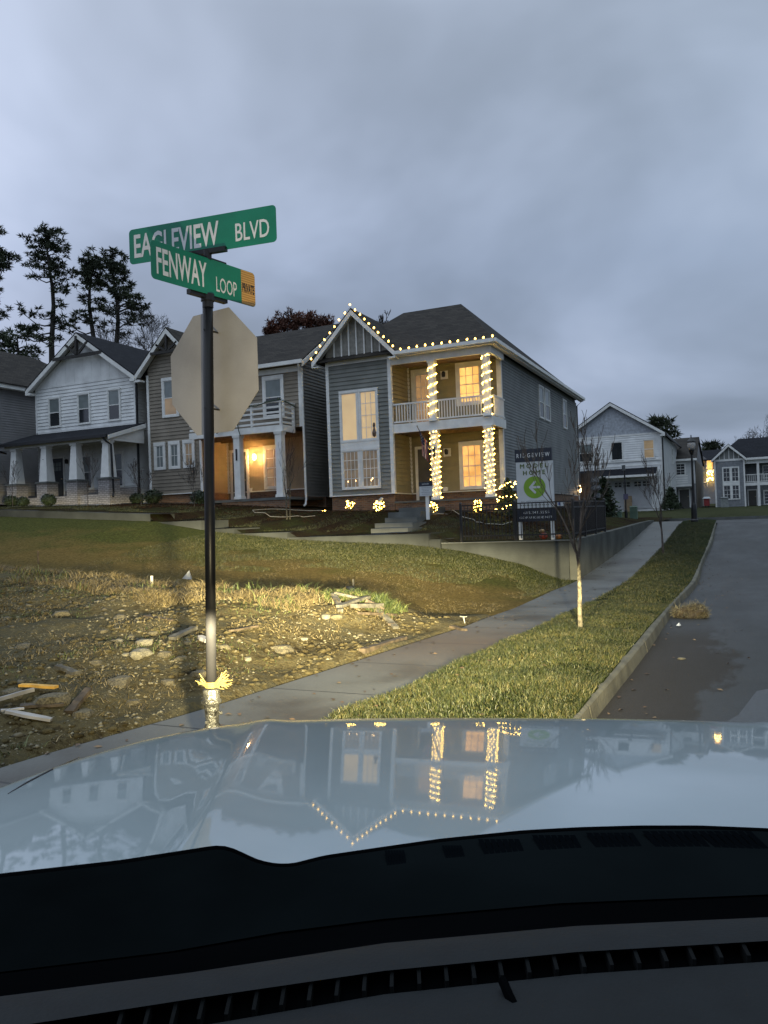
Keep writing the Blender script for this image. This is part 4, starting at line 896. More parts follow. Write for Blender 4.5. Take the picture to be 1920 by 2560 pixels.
for i, (x, y, z, rx, rz, lab, n) in enumerate(SH):
    rx *= 1.3; rz *= 1.2; n = int(n*1.6); zb = H(x, y); t = thing('shrub', 'evergreen: '+lab, 'shrub', (x, y, zb), 'small evergreen shrubs in the front beds')
    m = MB(); m.tube([(x, y, zb-.02), (x, y, z)], .018, 5); obj('stem', m, dark_wood, t)
    leafball(t, (x, y, z), rx, rz, 130, .07, leaf_dk, i, fill=.3)
    pts = []
    for k_ in range(n):
        a = random.uniform(0, 2*PI); c = random.uniform(-.8, .95); s = math.sqrt(1-c*c)
        q_ = random.uniform(.45, 1.1); pts.append((x+rx*q_*s*math.cos(a), y+rx*q_*s*math.sin(a)-.02, z+rz*q_*c))
    L = lights('net_lights', 'tiny bulbs on the '+lab, 'string lights', (x, y, zb), pts, mini, None, 'net lights on the front shrubs', 0, 1.2)
gbx = MB(); gbx.bar((2.86, -1.36, 2.42), (3.02, -1.36, 2.56), .13, .09); tag(obj('flood_light', gbx, M('pale_plastic', (.6, .6, .58), .4)), 'small pale flood light head above the lit shrub at the bay corner', 'flood light')
# lit conifer right of the porch
t = thing('conifer', 'cone shaped evergreen hung with rows of lights beside the big sign', 'conifer', (7.95, -1.0, 1.55))
m = MB(); m.tube([(7.95, -1, 1.5), (7.95, -1, 3.0)], [.04, .01], 6); obj('trunk', m, dark_wood, t)
V = []
for k_ in range(1500):
    f = random.random()**.7; z = 3.05-1.4*f; r = .62*f*random.uniform(.5, 1); a = random.uniform(0, 2*PI); V.append((7.95+r*math.cos(a), -1+r*math.sin(a), z))
V = np.array(V)-np.array(base_of(t)); A = RNG.normal(size=V.shape)*.05; B = RNG.normal(size=V.shape)*.03
fast_tris('foliage', np.stack([V, V+A+B, V+A-B], 1).reshape(-1, 3), np.arange(3*len(V)).reshape(-1, 3), leaf_dk, t)
pts = []
for z, r, c in ((1.98, .50, 22), (2.34, .42, 18), (2.78, .30, 15), (2.95, .10, 4)):
    for k_ in range(c):
        a = 2*PI*k_/c; pts.append((7.95+r*math.cos(a), -1+r*math.sin(a), z+random.uniform(-.09, .09)+.05*math.cos(a)))
L = lights('tree_lights', 'rows of tiny warm bulbs round the cone shaped evergreen by the big sign', 'string lights', (7.95, -1, 1.6), pts, mini, None, None, 0, 1.2)
def cord(name, pts, lab, r=.012, mat=None):
    m = MB(); P = []
    for a, b_ in zip(pts[:-1], pts[1:]):
        for k_ in range(6):
            u, v = a[0]+(b_[0]-a[0])*k_/6, a[1]+(b_[1]-a[1])*k_/6; P.append((u, v, H(u, v)+.05))
    m.tube(P, r, 4); tag(obj(name, m, mat or wire_w), lab, 'cord')
cord('extension_cord', [(.5, -1.7), (-.4, -2.0), (-1.3, -2.6), (-1.7, -3.3), (-1.2, -3.9), (.2, -3.9), (1.3, -3.2)], 'pale extension cord looping over the dark planting bed left of the lit shrubs')
cord('extension_cord', [(5.2, -1.5), (6.2, -2.2), (7.0, -3.4), (7.6, -3.8), (8.4, -3.4), (8.5, -2.4)], 'pale extension cord sagging down the mulch mound behind the black fence')

# ------------------------------------------------------------------ porch and wall lamps
lamp('porch_light', (-4.94, 1.50, 4.90), 105, (1, .52, .17), .07, parent=lo)
lamp('soffit_light', (-3.95, -.6, 5.52), 1.2, (1, .6, .25), .05, parent=tn)
lamp('rear_light', (7.36, 16.7, 3.1), 1.5, (1, .6, .25), .05, parent=rl)
lamp('far_porch_light', (11.9, 75.2, 6.9), 12, (1, .6, .2), .2, parent=fh)
fb = lights('far_string_lights', 'blurred warm lights on the far glowing porch', 'string lights', (12, 75.5, 5), [(11.85+random.uniform(-.3, .35), 75.5, random.choice([6.4, 6.2, 5.9, 5.4, 5.25, 5.1])+random.uniform(-.1, .1)) for _ in range(20)], bulb_mesh(.07, .14, 6, em_bulb))

# ------------------------------------------------------------------ flag, porch sign, number
fl = thing('flag', 'american flag hanging folded from a short pole at the left porch column', 'flag', (4.55, -.1, 4.4))
m = MB(); m.tube([(4.62, -.03, 4.35), (4.28, -.60, 5.32)], .014, 6); m.lathe(4.28, -.6, [(0, 5.30), (.028, 5.33), (0, 5.37)], 8); obj('pole', m, black_metal, fl)
red = M('flag_red', (.30, .03, .03), .8); wht = M('flag_white', (.6, .58, .56), .8); blu = M('flag_blue', (.02, .03, .09), .8)
mr, mw, mbl = MB(), MB(), MB(); NI, NJ = 26, 22
def fp(i, j):
    a = i/NI; b_ = j/NJ                       # i across the stripes, j along the fly
    x = 4.32+.20*a+.13*b_*(1-a*.3)+.02*math.sin(a*13); y = -.52+.28*a+.07*math.sin(a*15+b_*3)
    z = 5.10-.36*a - b_*(.92-.12*a); return (x-.06*b_+.02, y, z)
for i in range(NI):
    for j in range(NJ):
        q = [fp(i, j), fp(i+1, j), fp(i+1, j+1), fp(i, j+1)]
        (mbl if (i < 14 and j < 9) else (mr if (i//2) % 2 == 0 else mw)).poly(*q)
for k_ in range(12):
    i, j = 2+(k_ % 4)*3, 1+(k_//4)*3; p = Vector(fp(i, j)); mw.poly(p+Vector((-.02, -.012, 0)), p+Vector((.02, -.012, .0)), p+Vector((0, -.012, .03)))
obj('red_stripes', mr, red, fl); obj('white_stripes', mw, wht, fl); obj('canton', mbl, blu, fl)
navy = M('sign_navy', (.014, .019, .035), .5, .05); s_white = M('sign_white_panel', (.50, .53, .56), .5, .04, 2); s_green = M('sign_green', (.17, .32, .022), .5, .04); s_text = M('sign_lettering_white', (.62, .64, .66), .5); s_gtext = M('sign_lettering_green', (.085, .13, .03), .5)
ps = thing('yard_sign', 'small white sign with a dark header on one white post beside the porch steps', 'sign', (5.54, -3, 1.8))
m = MB(); m.box(5.48, 5.60, -3.0, -2.94, 1.6, 2.6); obj('post', m, white_trim, ps)
m = MB(); m.box(5.27, 5.77, -3.04, -3.0, 2.5, 2.85); bd = obj('panel', m, s_white, ps)
m = MB(); m.box(5.26, 5.78, -3.045, -3.0, 2.85, 3.0); hd = obj('header', m, navy, ps)
m = MB(); lettering(m, 'parkside', lambda x, y: (x, -3.048, y), 5.39, 5.65, 2.89, 2.965, .0); obj('lettering', m, s_text, hd)
m = MB()
for k_, z in enumerate((2.80, 2.745, 2.69, 2.63, 2.565)):
    x = 5.34+.03*(k_ % 3)
    while x < 5.70-.03*(k_ % 3): w_ = random.uniform(.015, .05); m.poly((x, -3.042, z-.009), (x+w_, -3.042, z-.009), (x+w_, -3.042, z+.009), (x, -3.042, z+.009)); x += w_+.012
obj('fine_print', m, M('faded_ink', (.22, .23, .26), .6), bd)

# ------------------------------------------------------------------ big model home sign
bs = thing('model_home_sign', 'tall MODEL HOME sign with a green arrow circle behind the black fence', 'sign', (10.5, -7.3, 1.0))
YS = -7.3; X0, X1 = 9.97, 11.03
m = MB(); m.box(X0+.02, X1, YS, YS+.09, 1.87, 3.18); bp_ = obj('panel', m, s_white, bs)
m = MB(); m.box(X0, X1-.02, YS-.006, YS+.096, 3.182, 3.54); hp = obj('header', m, navy, bs)
m = MB(); m.box(X0+.0, X1+.02, YS-.006, YS+.096, 1.50, 1.868); fp_ = obj('footer', m, navy, bs)
for x in (X0+.03, X1-.12):
    m = MB(); m.box(x, x+.09, YS+.003, YS+.093, .85, 1.498); obj('post', m, white_trim, bs)
SG = lambda x, y: (x, YS-.0095, y)
m = MB(); lettering(m, 'R I D G E V I E W', SG, X0+.05, X1-.07, 3.30, 3.42, .012); obj('lettering', m, s_text, hp)
m = MB()
for k_, (dx, dz) in enumerate(((0, 0), (.006, 0), (-.006, 0), (0, .005), (0, -.005))):
    fz = lambda x, y: (x+dx, YS-.003-.0007*k_, y+dz)
    lettering(m, 'M O D E L', fz, X0+.14, X1-.14, 3.00, 3.12); lettering(m, 'H O M E', fz, X0+.22, X1-.22, 2.81, 2.93)
obj('lettering', m, s_gtext, bp_)
m = MB(); lettering(m, 'BY APPOINTMENT', lambda x, y: (x, YS-.003, y), X0+.13, X1-.1, 2.045, 2.085); [m.poly((x, YS-.003, 1.94), (x+.03, YS-.003, 1.94), (x+.03, YS-.003, 1.98), (x, YS-.003, 1.98)) for x in ar(X0+.12, X1-.14, .055)]; obj('small_lettering', m, M('sign_grey_ink', (.22, .25, .22), .6), bp_)
m = MB(); m.add([(10.5+.31*math.cos(a), YS-.004, 2.455+.31*math.sin(a)) for a in np.linspace(0, 2*PI, 48, endpoint=False)], [tuple(range(48))]); ci = obj('circle', m, s_green, bp_)
m = MB()
def stroke(a, b_, w_):
    a, b_ = Vector((a[0], a[1])), Vector((b_[0], b_[1])); d = (b_-a).normalized(); n = Vector((-d.y, d.x)); o = []
    for k_ in range(9): th = -PI/2+PI*k_/8; o.append(b_+(d*math.cos(th)+n*math.sin(th))*w_)
    for k_ in range(9): th = PI/2+PI*k_/8; o.append(a+(d*math.cos(th)+n*math.sin(th))*w_)
    return [(p.x, p.y) for p in o]
for i, (a, b_) in enumerate((((10.375, 2.455), (10.63, 2.455)), ((10.375, 2.455), (10.51, 2.60)), ((10.375, 2.455), (10.51, 2.31)))):
    q = stroke(a, b_, .032); m.add([(x, YS-.0075-.0006*i, z) for x, z in q], [tuple(range(len(q)))])
obj('arrow', m, s_white, ci)
m = MB(); lettering(m, '615.241.5255', SG, X0+.19, X1-.14, 1.715, 1.785, .008); lettering(m, 'GOPARKSIDE.NET', SG, X0+.07, X1-.05, 1.58, 1.64, .006); obj('lettering', m, s_text, fp_)

# ------------------------------------------------------------------ black metal fence
fe = thing('metal_fence', 'black metal picket fence on top of the retaining wall corner', 'fence', (11.6, -7.62, .98))
ZF = lambda v: float(np.interp(v, [-7.7, -2.4], [.98, 1.02]))
for (x, y) in ((8.4, -7.62), (10.0, -7.62), (11.6, -7.62), (11.6, -5.95), (11.6, -4.2), (11.6, -2.45)):
    m = MB(); z = ZF(y); m.box(x-.032, x+.032, y-.032, y+.032, z-.02, z+1.1); m.frust(x, y, z+1.1, z+1.14, .04, .01); obj('post', m, black_metal, fe)
m = MB()
for z in (.14, .86, 1.02):
    m.box(8.44, 11.56, -7.635, -7.605, .98+z, 1.015+z)
    m.add([(11.585, -7.58, .98+z), (11.615, -7.58, .98+z), (11.615, -2.48, 1.02+z), (11.585, -2.48, 1.02+z), (11.585, -7.58, 1.015+z), (11.615, -7.58, 1.015+z), (11.615, -2.48, 1.055+z), (11.585, -2.48, 1.055+z)], [(0,3,2,1),(4,5,6,7),(0,1,5,4),(1,2,6,5),(2,3,7,6),(3,0,4,7)])
obj('rail', m, black_metal, fe)
pk = MB(); pk.box(-.009, .009, -.009, .009, .06, 1.03); pkm = pk.mesh('picket', black_metal)
PP = [(x, -7.62) for x in ar(8.51, 11.55, .11)]+[(11.6, y) for y in ar(-7.52, -2.5, .11)]
for x, y in PP:
    o = bpy.data.objects.new('picket', pkm); C.objects.link(o); o.parent = fe; o.location = Vector((x, y, ZF(y)))-Vector(fe.location)
# pumpkins, notice plate
pm_ = {'or': M('pumpkin_orange', (.50, .19, .05), .5, .15, 4), 'rd': M('pumpkin_red', (.33, .06, .035), .5, .15, 4), 'yl': M('pumpkin_cream', (.50, .33, .15), .5, .12, 4)}
def pumpkin(x, y, z, r, mat, lab):
    t = thing('pumpkin', lab, 'pumpkin', (x, y, z), 'pumpkins behind the black fence')
    V, F = [], []; n, k_ = 40, 12
    for i in range(k_+1):
        ph = PI*i/k_
        for j in range(n):
            a = 2*PI*j/n; rr_ = r*math.sin(ph)*(1-.09*abs(math.sin(a*5))**2*.9); V.append((rr_*math.cos(a), rr_*math.sin(a), r*.78*(1-math.cos(ph))-.03*r*math.exp(-(ph/.4)**2)))
    for i in range(k_):
        for j in range(n): F.append((i*n+j, i*n+(j+1) % n, (i+1)*n+(j+1) % n, (i+1)*n+j))
    b_ = fast_tris('body', V, F, mat, t); b_.data.polygons.foreach_set('use_smooth', [True]*len(F))
    m = MB(); m.tube([(0, 0, r*1.5), (.01, 0, r*1.75), (.04, .01, r*1.9)], [.02, .014, .012], 6); obj('stem', m, dark_wood, t, world=False)
z = H(10.58, -6.8)+.0; pumpkin(10.58, -6.8, z, .125, pm_['rd'], 'red pumpkin under the cream one behind the fence'); pumpkin(10.54, -6.8, z+.175, .078, pm_['yl'], 'cream pumpkin resting on top of the red pumpkin'); pumpkin(11.02, -6.8, H(11.02, -6.8), .10, pm_['or'], 'orange pumpkin beside the right post of the big sign')
npl = thing('notice_plate', 'small white notice plate with a blue mark behind the fence corner', 'sign', (11.2, -7.2, 1.0))
m = MB(); m.box(11.1, 11.3, -7.22, -7.2, 1.9, 2.03); pp = obj('plate', m, s_white, npl)
m = MB(); m.box(11.19, 11.21, -7.2, -7.18, .95, 1.9); obj('stake', m, black_metal, npl)
m = MB(); m.box(11.13, 11.19, -7.223, -7.2205, 1.925, 2.0); obj('mark', m, M('blue_ink', (.05, .09, .3), .5), pp)

# ------------------------------------------------------------------ lamp post, street sign post, cabinets
lp = thing('lamp_post', 'black ornamental lamp post with a white globe at the far end of the verge', 'street lamp', (13.66, 9.7, 1.12))
m = MB(); m.lathe(13.66, 9.7, [(.17, 1.08), (.17, 1.2), (.13, 1.25), (.125, 1.7), (.10, 1.9), (.07, 1.98), (.06, 2.1)], 14); obj('base', m, black_metal, lp)
m = MB(); m.lathe(13.66, 9.7, [(.06, 2.1), (.05, 3.2), (.045, 4.2), (.09, 4.28), (.12, 4.42)], 14); obj('pole', m, black_metal, lp)
m = MB(); m.lathe(13.66, 9.7, [(.10, 4.42), (.16, 4.52), (.175, 4.68), (.15, 4.8)], 16); gl_ = obj('globe', m, M('frosted_globe', (.42, .40, .38), .3), lp, True)
m = MB(); m.lathe(13.66, 9.7, [(.2, 4.8), (.19, 4.83), (.10, 4.93), (.04, 5.0), (.02, 5.05), (.03, 5.08), (0, 5.14)], 16); obj('cap', m, black_metal, lp)
rp = thing('sign_post', 'thin dark post with two small signs before the garage house', 'sign post', (9.25, 20, 1.45))
m = MB(); m.tube([(9.25, 20, 1.3), (9.25, 20, 4.5)], .045, 8); m.lathe(9.25, 20, [(.09, 1.3), (.09, 1.75), (.05, 1.85)], 8); obj('pole', m, black_metal, rp)
m = MB(); m.box(9.12, 9.32, 19.9, 19.93, 4.2, 4.52); obj('panel', m, M('grey_sign_back', (.12, .13, .14), .5), rp)
m = MB(); m.box(9.14, 9.42, 19.93, 19.95, 2.45, 2.78); obj('panel', m, M('violet_sign', (.13, .12, .2), .5), rp)
gcab = M('green_utility_paint', (.09, .15, .11), .6, .1, 3)
def cabinet(x, y, w_, d_, h_, lab, mat=gcab):
    z = g(y); t = thing('utility_cabinet', lab, 'utility box', (x, y, z), 'utility boxes by the garage house')
    m = MB(); m.box(x-w_/2, x+w_/2, y-d_/2, y+d_/2, z-.05, z+h_-.08); obj('body', m, mat, t)
    m = MB(); m.frust(x, y, z+h_-.08, z+h_, w_/2+.02, w_/2-.03); obj('lid', m, mat, t)
cabinet(8.1, 21.5, .5, .5, .62, 'squat pale green utility cabinet nearest the fence end'); cabinet(8.52, 22.5, .26, .26, .5, 'smallest grey green utility box right of the squat cabinet')
cabinet(9.62, 20.6, .42, .42, .85, 'tall green utility cabinet right of the thin sign post'); cabinet(14.15, 44, .6, .5, .85, 'pale grey utility cabinet before the slate blue house', M('pale_grey_cabinet', (.26, .28, .28), .6))
m = MB(); z = g(30); m.box(7.55, 8.1, 31.9, 31.95, 1.6, 2.9); tag(obj('plywood_sheet', m, M('plywood', (.28, .20, .12), .7)), 'tan plywood sheet leaning on the white garage door', 'plywood sheet')
rb = thing('red_cart', 'red barrow like cart with a white top left of the slate house', 'cart', (12.7, 44.5, 1.8))
m = MB(); m.box(12.5, 12.95, 44.3, 44.8, 2.0, 2.62); obj('body', m, M('red_paint', (.28, .03, .03), .5), rb)
m = MB(); m.frust(12.72, 44.55, 2.62, 2.78, .34, .2); obj('lid', m, s_white, rb); m = MB(); m.box(12.55, 12.65, 44.4, 44.7, 1.7, 2.0); m.box(12.8, 12.9, 44.4, 44.7, 1.7, 2.0); obj('leg', m, dark_wood, rb)

# ------------------------------------------------------------------ street name and stop sign on one pole
pole_b = at(529, 1805, 4.8); pole_t = at(519, 741, 4.8)
PX_, PY_ = pole_t.x, pole_t.y; bx_ = Vector((pole_b.x, pole_b.y, 0)) + (pole_b-pole_t)*.0
sp = thing('sign_pole', 'black steel pole with a chrome collar carrying the street name blades', 'sign pole', (bx_.x, bx_.y, 0))
steel = M('worn_black_pole', (.007, .007, .008), .38, .2, 3, spec=.2); galv = M('galvanised_steel', (.065, .065, .058), .42, .35, 14, metal=.6, bump=.5, bscale=40)
foot_ = Vector((bx_.x-(.012), bx_.y, 0)); topp = Vector((PX_, PY_, 3.07))
def pl(z): return foot_+(topp-foot_)*(z/3.07)
m = MB(); m.tube([pl(.66), pl(1.6), pl(3.07)], .0315, 20); obj('pole', m, steel, sp, True)
m = MB(); m.tube([pl(0), pl(.50)], .034, 16); obj('ground_sleeve', m, galv, sp, True)
m = MB()
a = pl(0)
prof = [(.034, .47), (.050, .485), (.052, .50), (.042, .515), (.044, .55), (.048, .60), (.050, .63), (.066, .640), (.068, .652), (.058, .662), (.053, .668), (.054, .70), (.056, .715), (.05, .725), (.03, .728)]
o_ = pl(.6); prof = [(r_*.93, z_-.058) for r_, z_ in prof]; m.lathe(o_.x, o_.y, prof, 24); obj('collar', m, galv, sp, True)
m = MB()
for k_ in range(3): th = 2*PI*k_/3+.6; m.tube([(o_.x+.03*math.cos(th), o_.y+.03*math.sin(th), .515-.02*k_), (o_.x+.062*math.cos(th), o_.y+.062*math.sin(th), .515-.02*k_)], .011, 6)
obj('bolt', m, galv, sp)
# frayed yellow rope
rope = MB(); ym = M('frayed_yellow_rope', (.085, .066, .014), .8, .2, 20)
c = pl(.688)
for k_ in range(3): rope.tube([(c.x+.036*math.cos(t_), c.y+.036*math.sin(t_), .681+.011*k_) for t_ in np.linspace(0, 2*PI, 14)], .0075, 5)
Rv = to_world(1, 0, 0); Fv = to_world(0, 1, 0)
for k_ in range(52):
    L = random.uniform(.03, .12) if k_ < 45 else random.uniform(.03, .08); sgn = 1 if k_ < 45 else -1; th = random.gauss(.38, .30)
    d = (Rv*sgn*math.cos(th)+Vector((0, 0, 1))*math.sin(th)+Fv*random.uniform(-.5, .2)).normalized(); s = c+Rv*sgn*.03+Vector((0, 0, random.uniform(-.01, .02)))-Fv*.02
    mid_ = s+d*L*.55+Vector((0, 0, random.uniform(-.008, .012))); e_ = s+d*L+Vector((0, 0, random.uniform(-.02, .012))); rope.tube([s, mid_, e_], [.004, .0034, .0024], 4)
tag(obj('rope', rope, ym, None), 'frayed yellow rope tied round the sign pole above its chrome collar', 'rope')
def blade(name, c, ang, L, Hh, label, words, patch=None):
    """green blade centred on c; ang from the camera heading frame's right"""
    d = to_world(math.cos(ang), math.sin(ang), 0); n = d.cross(Vector((0, 0, 1))); n = n if n.dot(Fv) < 0 else -n
    t = thing(name, label, 'street sign', c)
    r = .025; q = []
    for (sx, sz) in ((1, 1), (-1, 1), (-1, -1), (1, -1)):
        for k_ in range(5):
            th = {(1, 1): 0, (-1, 1): PI/2, (-1, -1): PI, (1, -1): 1.5*PI}[(sx, sz)]+PI/2*k_/4; q.append((sx*(L/2-r)+r*math.cos(th), sz*(Hh/2-r)+r*math.sin(th)))
    if patch is not None: pass
    m = MB(); m.prism([Vector(c)+d*x+Vector((0, 0, y))+n*.0015 for x, y in q], n*-.003); bo = obj('panel', m, sgn_green, t)
    fn = lambda x, y: tuple(Vector(c)+d*(x-L/2)+Vector((0, 0, y-Hh/2))+n*.0028)
    for w_, x0, x1, y0, y1, bold, mat in words:
        m = MB(); lettering(m, w_, fn, x0*L, x1*L, y0*Hh, y1*Hh, bold); obj('lettering', m, mat, bo)
    if patch is not None:
        q2 = [(x, y) for x, y in q if x > 0]; q2 = [((patch-.5)*L, q2[-1][1])] + [] ; xs = (patch-.5)*L
        pts_ = [(xs, -Hh/2+.002)]+[(x-.001, y*.985) for x, y in q[15:20]]+[(x-.001, y*.985) for x, y in q[0:5]]+[(xs, Hh/2-.002)]
        f2 = lambda x, y: tuple(Vector(c)+d*x+Vector((0, 0, y))+n*.0022)
        m = MB(); m.add([f2(x, y) for x, y in pts_], [tuple(range(len(pts_)))]); pa = obj('patch', m, amber, bo)
        m = MB(); lettering(m, 'PRIVATE', fn, (patch+.010)*L, .988*L, .36*Hh, .62*Hh, .03); obj('lettering', m, M('black_ink', (.02, .02, .02), .6), pa)
    return t
sgn_green = M('sign_sheeting_green', (.004, .20, .115), .38, .06, 6, spec=.5); sgn_w = M('reflective_white', (.78, .76, .76), .4, .05, 4)
def amb(t, tcn, out, b):
    s = N(t, 'ShaderNodeSeparateXYZ'); t.links.new(tcn.outputs['Object'], s.inputs[0])
    return ramp(t, mth(t, 'MULTIPLY_ADD', mth(t, 'SINE', mth(t, 'MULTIPLY', s.outputs[2], 430.)), .5, .5), [(.3, (.42, .20, .035)), (.7, (.66, .36, .09))])
amber = M('amber_sheeting', (.5, .3, .06), .4, tex=amb)
def mid_pt(px, py, d): return at(px, py, d)
# blades: fitted to the measured sight lines of their ends
eA, eB = at(324, 625, 4.98), at(690.5, 551, 4.66); cE = (eA+eB)/2; lE = (eB-eA); cam_ang = lambda v: math.atan2(v.dot(Fv), v.dot(Rv))
blade('street_name_sign', (cE.x, cE.y, cE.z), cam_ang(lE), Vector((lE.x, lE.y, 0)).length, .222, 'upper green street blade reading EAGLEVIEW BLVD',
      [('EAGLEVIEW', .035, .625, .16, .84, .018, sgn_w), ('BLVD', .735, .955, .17, .66, .008, sgn_w)])
fA, fB = at(376, 622, 4.42), at(638, 747.5, 5.10); cF = (fA+fB)/2; lF = (fB-fA)
blade('street_name_sign', (cF.x, cF.y, cF.z), cam_ang(lF), Vector((lF.x, lF.y, 0)).length, .222, 'lower green street blade reading FENWAY LOOP with an amber PRIVATE end',
      [('FENWAY', .045, .50, .15, .85, .016, sgn_w), ('LOOP', .59, .80, .14, .56, .004, sgn_w)], patch=.85)
def bracket(c, d, w_, label_):
    m = MB(); c = Vector(c); m.bar(c-d*w_/2, c+d*w_/2, .032, .028); m.tube([c-Vector((0, 0, .045)), c+Vector((0, 0, .0))], .03, 10)
    return m
dE = Vector((lE.x, lE.y, 0)).normalized(); dF = Vector((lF.x, lF.y, 0)).normalized()
bkt = MB(); top_ = pl(3.07)
bkt.bar(top_-dF*.15, top_+dF*.15, .036, .03); bkt.tube([top_-Vector((0, 0, .07)), top_+Vector((0, 0, .01))], .034, 14); bkt.tube([top_-Vector((0, 0, .03)), top_+Vector((0, 0, .012))], .042, 14)
zt = cF.z+.108; zb_ = cE.z-.105; tc_ = Vector((PX_+.01, PY_, 0)); tc2 = tc_+Rv*.0
bkt.bar(tc_-dF*.14+Vector((0, 0, zt)), tc_+dF*.14+Vector((0, 0, zt)), .034, .028); bkt.bar(tc_-dE*.13+Vector((0, 0, zb_-.005)), tc_+dE*.13+Vector((0, 0, zb_-.005)), .034, .028); bkt.tube([tc_+Vector((0, 0, zt)), tc_+Vector((0, 0, zb_))], .026, 10)
obj('bracket', bkt, black_metal, sp)
# stop sign seen from behind
oc = at(531.5, 931, 4.90); th = math.radians(-34); dO = to_world(math.cos(th), math.sin(th), 0); nO = to_world(-math.sin(th), math.cos(th), 0)
if nO.dot(Fv) < 0: nO = -nO
ss = thing('stop_sign', 'octagonal stop sign seen from its bare metal back on the black pole', 'stop sign', oc)
R8 = .762/2/math.cos(PI/8)
def oct_(R_, o): return [oc+dO*R_*math.cos(PI/8+PI/4*k_)+Vector((0, 0, R_*math.sin(PI/8+PI/4*k_)))+nO*o for k_ in range(8)]
alu = M('weathered_aluminium', (.36, .33, .29), .5, .10, 2.2, bump=.05, bscale=60, metal=.25)
m = MB(); m.prism(oct_(R8, 0), nO*.004); so_ = obj('panel', m, alu, ss)
m = MB(); q = oct_(R8*.995, .0048); m.add(q, [tuple(range(8))]); fc = obj('face', m, M('stop_red', (.35, .02, .02), .4), so_)
m = MB(); lettering(m, 'STOP', lambda x, y: tuple(oc-dO*(x)+Vector((0, 0, y))+nO*.006), -.30, .30, -.12, .12, .02); obj('lettering', m, sgn_w, fc)
m = MB()
for z_ in (.24, -.24): p = oc+Vector((0, 0, z_)); a_ = pl(p.z); m.tube([a_-nO*.033, a_+nO*.10], .006, 6)
obj('clamp', m, black_metal, ss)
# ------------------------------------------------------------------ trees
bark_dk = M('dark_bark', (.035, .030, .026), .9, .2, 4); bark_l = M('young_bark', (.13, .115, .075), .8, .35, 18, bump=.3, bscale=60); bark_m = M('grey_twig_bark', (.085, .07, .06), .85, .25, 10)
needle = M('pine_needles', (.060, .078, .036), .8, .4, .5, col2=(.026, .034, .020)); redleaf = M('russet_leaves', (.16, .055, .030), .8, .4, .6, col2=(.05, .022, .014))
CR = Vector((_r.x, _r.y, 0)).normalized()
def clumps(P, n, s, rng, flat=.55):
    P = np.asarray(P); k = len(P); c = np.repeat(P, n, 0)
    d = rng.normal(size=(k*n, 3)); d[:, 2] = d[:, 2]*flat+.15; d /= np.linalg.norm(d, axis=1)[:, None]
    L = s*(.35+.9*rng.random(k*n))[:, None]; a = c+d*L*.25; b = c+d*L
    w_ = np.cross(d, rng.normal(size=(k*n, 3))); w_ /= np.linalg.norm(w_, axis=1)[:, None]; w_ *= s*.11
    return np.stack([a-w_, a+w_, b], 1).reshape(-1, 3)
def pine(px, ybase, ytop, d, env, label, seed, lean=0, cl=44, cs=.48, dens=1.6):
    R_ = random.Random(seed); rng = np.random.default_rng(seed); top = at(px, ytop, d); base = Vector((top.x-lean, top.y, H(top.x, top.y) if abs(top.x) < 23 else 5.0))
    sc1 = d/FPX; t = thing('pine_tree', label, 'pine tree', base, 'tall pines behind the houses'); Ht = top.z-base.z
    trunk = MB(); n = 14; path = [base+(top-base)*(i/n)+CR*(.25*math.sin(i*1.1+seed)*(i/n)) for i in range(n+1)]
    trunk.tube([p-base for p in path], [.36*(1-i/n)**.8+.04 for i in range(n+1)], 8); obj('trunk', trunk, bark_dk, t, world=False)
    br = MB(); C_ = []
    ys = np.array([e[0] for e in env]); Ls = np.array([e[1] for e in env]); Rs_ = np.array([e[2] for e in env]); Ds = np.array([e[3] for e in env])
    y = ytop+4
    while y < ys[-1]:
        z = at(px, y, d).z; f = (z-base.z)/Ht; i = min(n-1, max(0, int(f*n))); p0 = path[i]+(path[i+1]-path[i])*(f*n-i)
        L, Rr, De = np.interp(y, ys, Ls)*sc1, np.interp(y, ys, Rs_)*sc1, np.interp(y, ys, Ds)
        for _ in range(max(1, int(round(3*De)))):
            if R_.random() > De+.25: continue
            ph = R_.uniform(0, 2*PI); cdir = math.cos(ph); ext = (Rr if cdir > 0 else L)*R_.uniform(.55, 1.05)
            dv = CR*cdir+Vector((CR.y, -CR.x, 0))*math.sin(ph); up = R_.uniform(-.05, .35); pts = []
            for k_ in range(5):
                s = k_/4; pts.append(p0-base+dv*ext*s+Vector((0, 0, ext*(up*s+.12*math.sin(s*5+ph)))))
            br.tube(pts, [.075*(1-.8*k_/4)*min(1.4, .4+ext/4) for k_ in range(5)], 4, False)
            m_ = max(1, int(ext/.55*De*dens))
            for k_ in range(m_):
                s = 1-.62*(k_/m_)*R_.uniform(.7, 1.1); q = pts[0]+(pts[-1]-pts[0])*s+Vector((R_.gauss(0, .28), R_.gauss(0, .28), R_.gauss(.12, .2))); C_.append(q)
        y += R_.uniform(7, 13)
    for _ in range(12): C_.append(top-base+Vector((R_.gauss(0, .5), R_.gauss(0, .5), -R_.random()*1.6)))
    obj('limbs', br, bark_dk, t, world=False)
    V = clumps(C_, cl, cs, rng); fast_tris('crown', V, np.arange(len(V)).reshape(-1, 3), needle, t); return t
pine(123, 900, 575, 68, [(575, 12, 16, 1), (600, 45, 40, 1), (640, 60, 60, 1), (680, 30, 60, .8), (700, 75, 50, .8), (740, 72, 40, .6), (752, 90, 25, .6), (775, 30, 15, .35), (800, 62, 20, .7), (830, 80, 55, .8), (850, 95, 70, .8), (870, 70, 20, .4)], 'tallest dark pine with layered crown behind the grey house', 3)
